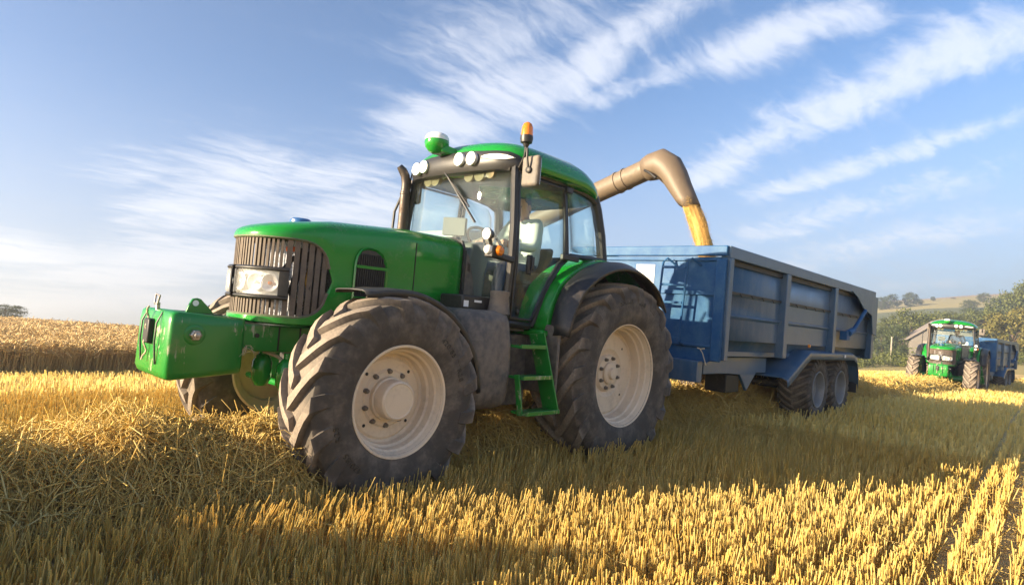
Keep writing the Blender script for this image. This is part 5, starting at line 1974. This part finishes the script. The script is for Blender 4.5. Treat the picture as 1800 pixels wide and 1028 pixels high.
def wheel_marks(x, y):
    m = np.zeros(len(x), bool)
    for (cx, cy, L, W) in ((2.65, 0.9, 0.30, 0.24), (2.65, -0.9, 0.30, 0.24), (0, 0.9, 0.38, 0.29), (0, -0.9, 0.38, 0.29), (-5.77, 0.9, 0.22, 0.26), (-6.96, 0.9, 0.22, 0.26)):
        m |= (np.abs(x - cx) < L) & (np.abs(y - cy) < W)
    return m


def stubble_field(d0, d1, dens, w, hgt, flat):
    # sample the sector between two distances from the camera
    n = int(dens * 0.5 * (d1 ** 2 - max(d0, 0) ** 2) * 1.95)
    r = np.sqrt(rng.uniform(d0 ** 2, d1 ** 2, n))
    a = YAW + rng.uniform(-0.95, 0.95, n)
    x, y = CAM_POS.x + r * np.cos(a), CAM_POS.y + r * np.sin(a)
    # drill rows run almost along the driving direction
    yr = y - 0.05 * x
    row = np.round(yr / 0.125)
    yr = row * 0.125 + rng.normal(0, 0.021, n) * (1 if d1 < 25 else 1.5)
    y = yr + 0.05 * x
    # tufts: pull stalks together along the row
    tx = np.round(x / 0.07 + 0.37 * row)
    x = (tx - 0.37 * row) * 0.07 + rng.normal(0, 0.024, n)
    keep = (y > -9.2) | (x < -12)
    keep &= x > -62
    keep &= swath_h(x, y) < 0.10
    keep &= ~wheel_marks(x, y)
    for (y0, wd) in ((3.80, 0.05), (4.10, 0.04)):
        keep &= np.abs(y - (y0 + 0.05 * x)) > wd
    keep &= (x - CAM_POS.x) ** 2 + (y - CAM_POS.y) ** 2 > 0.9
    x, y, tx, row = x[keep], y[keep], tx[keep], row[keep]
    n = len(x)
    hash_ = np.sin(tx * 12.9898 + row * 78.233) * 43758.5453
    hash_ -= np.floor(hash_)
    h2 = np.sin(tx * 39.3 + row * 11.1) * 9631.7
    h2 -= np.floor(h2)
    # stalks near the wheel tracks and the swath lean over
    squash = np.exp(-((y - 1.35) / 0.5) ** 2) * (x < 5.5)
    la = hash_ * 6.28 + rng.normal(0, 0.5, n)
    lm = np.abs(rng.normal(0.07, 0.08, n)) + 0.07 * h2 + np.where(rng.random(n) < 0.06, rng.uniform(0.2, 0.9, n), 0) + 0.25 * squash * rng.random(n)
    lx = np.cos(la) * lm - 0.16 * squash
    ly = np.sin(la) * lm + 0.12 * squash
    H = hgt * (0.85 + 0.32 * h2) * rng.uniform(0.65, 1.10, n) * np.where(rng.random(n) < 0.015, 1.22, 1.0) * (1 + 0.12 * squash)
    z = T(x, y)
    D = np.stack([lx, ly, np.ones(n)], 1)
    D /= np.linalg.norm(D, axis=1, keepdims=True)
    P = np.stack([x, y, z], 1) + D * (H * 0.48)[:, None]
    ww = w * rng.uniform(0.7, 1.35, n)
    if not flat:
        return straws(P, D, H, ww, 0.0, (0.3, 0.8, 0.1))
    az_ = rng.uniform(0, np.pi, n)
    S = np.stack([np.cos(az_), np.sin(az_), np.zeros(n)], 1) * ww[:, None]
    a_ = P - D * (H / 2)[:, None]
    b_ = P + D * (H / 2)[:, None]
    V = np.stack([a_ - S, a_ + S, b_ + S, b_ - S], 1).reshape(-1, 3)
    F = (np.arange(n) * 4)[:, None] + np.arange(4)[None]
    return V, F


parts = [stubble_field(0.9, 5.0, 1500, 0.0031, 0.205, False), stubble_field(5.0, 9.0, 760, 0.0040, 0.20, False)]
V_, F_ = merge(parts)
s1 = link('stubble', np_mesh('stubble', V_, F_, 'stubble'))
s1['kind'] = 'stuff'
tag(s1, 'short golden barley stubble standing in drilled rows all over the field', 'stubble')
parts = [stubble_field(9, 16, 360, 0.0065, 0.205, True), stubble_field(16, 30, 180, 0.009, 0.19, True), stubble_field(30, 58, 45, 0.020, 0.17, True)]
V_, F_ = merge(parts)
s2 = link('far_stubble', np_mesh('far_stubble', V_, F_, 'stubble'), s1)
s2['kind'] = 'stuff'
# chaff and broken stalks lying between the rows
n = 26000
r = np.sqrt(rng.uniform(0.9, 130, n))
a = YAW + rng.uniform(-0.95, 0.95, n)
x, y = CAM_POS.x + r * np.cos(a), CAM_POS.y + r * np.sin(a)
az_ = rng.uniform(0, 2 * np.pi, n)
tl = rng.normal(0.05, 0.2, n)
D = np.stack([np.cos(az_) * np.cos(tl), np.sin(az_) * np.cos(tl), np.sin(tl)], 1)
P = np.stack([x, y, T(x, y) + np.abs(rng.normal(0.03, 0.05, n))], 1)
V_, F_ = straws(P, D, rng.uniform(0.06, 0.26, n), rng.uniform(0.0014, 0.0028, n), 0.3)
s3_ = link('chaff', np_mesh('chaff', V_, F_, 'straw'), s1)
s3_['kind'] = 'stuff'

# ================================================================== standing barley
CROP_Y = -9.0


def build_crop():
    xs = np.arange(-40, 30, 0.8)
    ys = np.concatenate([np.arange(CROP_Y - 0.35, -16, -0.5), np.arange(-16, -66, -2.0)])
    X, Y = np.meshgrid(xs, ys, indexing='ij')
    Z = T(X, Y) + 0.56 + 0.03 * np.sin(X * 2.1 + Y) * np.sin(Y * 1.7)
    V = np.stack([X, Y, Z], -1)
    front = V[:, :1].copy()
    front[:, 0, 2] -= 0.58
    front[:, 0, 1] += 0.02
    V = np.concatenate([front, V], 1)
    n, k = V.shape[:2]
    i, j = np.meshgrid(np.arange(n - 1), np.arange(k - 1), indexing='ij')
    F = np.stack([i * k + j, (i + 1) * k + j, (i + 1) * k + j + 1, i * k + j + 1], -1).reshape(-1, 4)
    return V.reshape(-1, 3), F


V_, F_ = build_crop()
crop = link('standing_barley', np_mesh('standing_barley', V_, F_, 'crop_canopy', True))
crop['kind'] = 'stuff'
tag(crop, 'uncut ripe barley standing on the rising ground behind the stubble at left', 'barley')
parts = []
# stalks along the cut edge
n = 22000
x = rng.uniform(-12, 14, n)
y = CROP_Y + 0.10 - np.abs(rng.normal(0, 0.9, n)) + 0.08 * np.sin(x * 2.3) + rng.normal(0, 0.05, n)
H = rng.uniform(0.50, 0.70, n)
lean = rng.normal(0, 0.12, (n, 2))
D = np.stack([lean[:, 0] - 0.05, lean[:, 1] + 0.06, np.ones(n)], 1)
D /= np.linalg.norm(D, axis=1, keepdims=True)
Pb = np.stack([x, y, T(x, y)], 1)
parts.append(straws(Pb + D * (H / 2)[:, None], D, H, rng.uniform(0.0025, 0.0045, n), 0.2, (0.3, 0.8, 0.1)))


def ears(x, y, z, sc):
    n = len(x)
    az_ = rng.normal(0.3, 1.2, n)
    tl = rng.uniform(-0.9, 0.9, n)
    D = np.stack([np.cos(az_) * np.cos(tl), np.sin(az_) * np.cos(tl), np.sin(tl)], 1)
    P = np.stack([x, y, z], 1)
    return straws(P, D, 0.13 * sc * rng.uniform(0.8, 1.3, n), 0.008 * sc * rng.uniform(0.8, 1.2, n), 0.5)


parts.append(ears(Pb[:, 0] + D[:, 0] * H, Pb[:, 1] + D[:, 1] * H, Pb[:, 2] + D[:, 2] * H, 1.0))
for (ya, yb, n, sc) in ((-9.5, -14, 30000, 1.0), (-14, -24, 26000, 1.5), (-24, -64, 26000, 2.6)):
    x = rng.uniform(-14, 13, n) + 0.0
    y = rng.uniform(yb, ya, n)
    parts.append(ears(x, y, T(x, y) + 0.58 + rng.normal(0.02, 0.045 * sc ** 0.5, n), sc))
V_, F_ = merge(parts)
ce = link('barley_ears', np_mesh('barley_ears', V_, F_, 'barley'), crop)
ce['kind'] = 'stuff'

# ================================================================== trees, hedge, barn, post
def leaf_cloud(n_clump, per, spread, leaf, seed, shape):
    g = np.random.default_rng(seed)
    C = []
    while len(C) < n_clump:
        p = g.uniform(-1, 1, 3)
        rr = (p[0] ** 2 + p[1] ** 2) ** 0.5
        if rr ** 2 + p[2] ** 2 < 1 and rr ** 2 + p[2] ** 2 > 0.18 and rr < shape(p[2]) * (0.72 + 0.4 * g.random()):
            C.append(p)
    C = np.array(C)
    n = n_clump * per
    c = np.repeat(C, per, 0) + g.normal(0, spread, (n, 3))
    nrm = g.normal(0, 1, (n, 3)) + c * 0.8
    nrm /= np.linalg.norm(nrm, axis=1, keepdims=True)
    t = np.cross(nrm, g.normal(0, 1, (n, 3)))
    t /= np.linalg.norm(t, axis=1, keepdims=True)
    b = np.cross(nrm, t)
    s_ = leaf * g.uniform(0.6, 1.4, n)[:, None]
    V = np.stack([c - t * s_, c - b * s_ * 0.6, c + t * s_, c + b * s_ * 0.6], 1).reshape(-1, 3)
    F = (np.arange(n) * 4)[:, None] + np.arange(4)[None]
    return V, F


SHAPES = [lambda z: 1.0, lambda z: 0.85 + 0.25 * (z < 0), lambda z: 1.05 - 0.35 * abs(z), lambda z: 0.95 if z > -0.3 else 0.7]
CROWN = {}
for mi, m in enumerate(('leaves_mid', 'leaves_dark', 'leaves_sunlit')):
    for v in range(3):
        V_, F_ = leaf_cloud(110, 46, 0.095, 0.046, 40 + mi * 7 + v, SHAPES[(mi + v) % 4])
        CROWN[(m, v)] = np_mesh('crown', V_ * np.array([0.5, 0.5, 0.47]) + np.array([0, 0, 0.52]), F_, m)
TRUNKS = []
for v in range(2):
    tb = MB().tube([(0, 0, -0.06), (0.005, 0, 0.1), (0.0, 0.01, 0.3), (0.01, 0.0, 0.55), (0.0, 0.0, 0.75)], [0.035, 0.026, 0.022, 0.014, 0.006], 8)
    for k in range(6):
        a = k * 1.05 + v
        tb.tube([(0, 0, 0.28 + 0.05 * k), (0.12 * math.cos(a), 0.12 * math.sin(a), 0.42 + 0.05 * k), (0.26 * math.cos(a), 0.26 * math.sin(a), 0.52 + 0.05 * k)], [0.012, 0.008, 0.004], 6)
    TRUNKS.append(tb.mesh('trunk', 'bark'))


def tree(u, v_base, depth, h_px, w_px, m, label, var=0, group='trees on the hill beyond the field', name='tree', cat='tree'):
    p = SLOPE @ at(u, v_base, depth)
    if u > 1000:
        p.z = hill_z(p.x, p.y)
    h = (SLOPE @ at(u, v_base - h_px, depth)).z - p.z
    w = w_px * depth / FPX
    r = thing(name, label, cat, p - Vector((0, 0, 0.04 * h)), group)
    r.scale = (w, w, h)
    r.rotation_euler = (0, 0, random.uniform(0, 6.28))
    link('trunk', TRUNKS[var % 2], r)
    link('crown', CROWN[(m, var % 3)], r)
    UPRIGHT.append(r)
    return r


HEDGE = [  # u, v of the foot, distance, height and width in picture units, leaf, label
    (1552, 634, 98, 62, 50, 'leaves_dark', 'dark bushy tree just right of the foreground trailer tail'),
    (1583, 640, 92, 72, 56, 'leaves_dark', 'dark tree behind the leaning wooden post'),
    (1606, 640, 100, 100, 78, 'leaves_mid', 'bright green leafy tree left of the distant tractor'),
    (1644, 636, 108, 92, 80, 'leaves_mid', 'round green tree behind the far tractor exhaust and roof'),
    (1575, 618, 120, 66, 62, 'leaves_mid', 'pale green tree behind the dark tree near the post'),
    (1682, 632, 122, 86, 66, 'leaves_mid', 'green tree showing right above the far tractor roof'),
    (1712, 630, 126, 92, 62, 'leaves_dark', 'dark tree above the right end of the far tractor roof'),
    (1742, 634, 112, 98, 74, 'leaves_mid', 'green tree above the far trailer front'),
    (1784, 648, 78, 112, 92, 'leaves_sunlit', 'yellow green tree at the right edge above the far trailer'),
    (1764, 612, 140, 92, 60, 'leaves_dark', 'dark tree between the golden tree and the hill at right'),
    (1802, 606, 118, 112, 80, 'leaves_mid', 'tall tree on the right edge reaching above the skyline'),
    (1840, 645, 82, 120, 100, 'leaves_sunlit', 'yellow green tree mostly outside the right edge'),
    (1568, 541, 262, 25, 30, 'leaves_dark', 'leftmost rounded tree on the hill skyline beside the trailer'),
    (1549, 539, 265, 18, 22, 'leaves_dark', 'small tree on the skyline touching the foreground trailer tail'),
    (1601, 539, 262, 26, 26, 'leaves_dark', 'second rounded tree from the trailer on the skyline'),
    (1614, 538, 270, 14, 18, 'leaves_dark', 'low bush right of the second skyline tree'),
    (1731, 540, 255, 26, 24, 'leaves_mid', 'single rounded tree on the skyline above the far trailer'),
    (1705, 552, 215, 26, 30, 'leaves_mid', 'tree at the right end of the yellow hill field'),
    (1778, 548, 240, 34, 40, 'leaves_dark', 'dark tree high on the hill left of the tall edge tree'),
    (1640, 527, 300, 6, 9, 'leaves_dark', 'tiny bush on the skyline left of the middle of the hill'),
    (1676, 528, 300, 5, 9, 'leaves_dark', 'tiny bush on the skyline above the far tractor roof'),
]
for k, a in enumerate(HEDGE):
    tree(*a, var=k)
tree(8, 560, 62, 26, 66, 'leaves_dark', 'dark green bush on the barley crest at the far left', 1, None, 'bush', 'bush')

# scrub strip between the far end of the stubble and the trees
hb = []
g = np.random.default_rng(5)
for k in range(80):
    u = 1400 + k * 7.5 + g.uniform(-5, 5)
    dpt = g.uniform(63, 74)
    p = at(u, 643 + g.uniform(-3, 3), dpt)
    V_, F_ = leaf_cloud(16, 24, 0.16, 0.085, 200 + k, SHAPES[0])
    hb.append((V_ * np.array([1.2, 1.2, g.uniform(0.7, 1.3)]) + np.array(tuple(p)) + np.array([0, 0, 0.45]), F_))
V_, F_ = merge(hb)
hd_ = link('hedge', np_mesh('hedge', V_, F_, 'leaves_mid'))
hd_['kind'] = 'stuff'
tag(hd_, 'low rough hedge along the far end of the stubble field', 'hedge')

# barn behind the far tractor
bp_ = SLOPE @ at(1652, 634, 90)
bp_.z = hill_z(bp_.x, bp_.y)
barn = thing('barn', 'low grey barn with a long sloping roof behind the far tractor', 'barn', bp_)
MB().box((0, 0, 1.3), (5.0, 8.0, 3.0)).prism([(-4.0, 2.8), (4.0, 2.8), (0, 5.2)], 'yz', -2.5, 2.5).build('wall', 'barn_wall', barn)
rf = MB()
for s_ in (1, -1):
    rf.prism([(s_ * 4.5, 2.55), (0.0, 5.28), (0.0, 5.42), (s_ * 4.5, 2.70)], 'yz', -2.8, 2.8)
rf.build('roof', 'barn_roof', barn)
for y in (-2, 0.2, 2.2):
    MB().box((2.52, y, 1.2), (0.06, 1.2, 2.3)).build('bay_door', 'wood_grey', barn)
barn.rotation_euler = (0, 0, math.atan2(-bp_.y + 4.6, -bp_.x + 5.2) + 0.25)
UPRIGHT.append(barn)
ps = SLOPE @ at(1563, 613, 70)
ps.z = hill_z(ps.x, ps.y)
post = tag(MB().tube([(0, 0, -0.5), (-0.03, 0.14, 1.2), (-0.06, 0.34, 3.1)], [0.10, 0.09, 0.08], 8).build('wooden_post', 'wood_grey', None, loc=ps), 'pale leaning wooden post in front of the dark trees', 'post')
UPRIGHT.append(post)

# ================================================================== stray straws caught on the machines
w1 = MB().tube([(-1.90, 0.93, 1.12), (-1.88, 0.98, 1.07), (-1.87, 1.04, 0.93)], [0.006, 0.007, 0.006], 6)
w1.tube([(-1.90, 0.90, 1.125), (-1.89, 0.95, 1.115), (-1.88, 1.0, 1.125)], 0.008, 6)
tag(w1.build('straw_wisp', 'rope', None), 'single pale straw hanging on the front board of the foreground trailer', 'straw')
w2 = MB()
for k in range(7):
    a = k * 0.9
    w2.tube([(3.375, 0.262, 0.965), (3.375 - 0.012 * math.cos(a), 0.27, 0.965 + 0.02 * math.sin(a)), (3.37 - 0.03 * math.cos(a), 0.285, 0.95 + 0.035 * math.sin(a * 1.3)), (3.365 - 0.06 * math.cos(a * 1.1), 0.29, 0.93 + 0.03 * math.sin(a * 2))], 0.0018, 5)
tag(w2.build('straw_tuft', 'rope', None), 'little tuft of straw caught behind the front weight block', 'straw')

# ================================================================== air
def haze_box():
    m = bpy.data.materials.new('haze_air')
    m.use_nodes = True
    n = NT(m.node_tree)
    n.n.clear()
    pv = n.new('ShaderNodeVolumePrincipled')
    pv.inputs['Color'].default_value = (0.91, 0.915, 0.91, 1)
    pv.inputs['Density'].default_value = HAZE_DENSITY
    pv.inputs['Anisotropy'].default_value = 0.6
    out = n.new('ShaderNodeOutputMaterial')
    n.l.new(pv.outputs[0], out.inputs['Volume'])
    MATS['haze_air'] = m
    o = MB().box((0, 0, HAZE_TOP / 2 - 12), (2060, 2060, HAZE_TOP + 24)).build('haze', 'haze_air', None, angle=0)
    o['kind'] = 'stuff'
    UPRIGHT.append(o)
    return o


HAZE_DENSITY = 0.0023
HAZE_TOP = 36.0
if HAZE_DENSITY:
    haze_box()

# ================================================================== turn the slope frame into the gravity frame
bpy.context.view_layer.update()
skip = set(UPRIGHT) | {cam, sun}
for o in list(scene.objects):
    if o.parent is None and o not in skip:
        o.matrix_world = SLOPE4 @ o.matrix_world
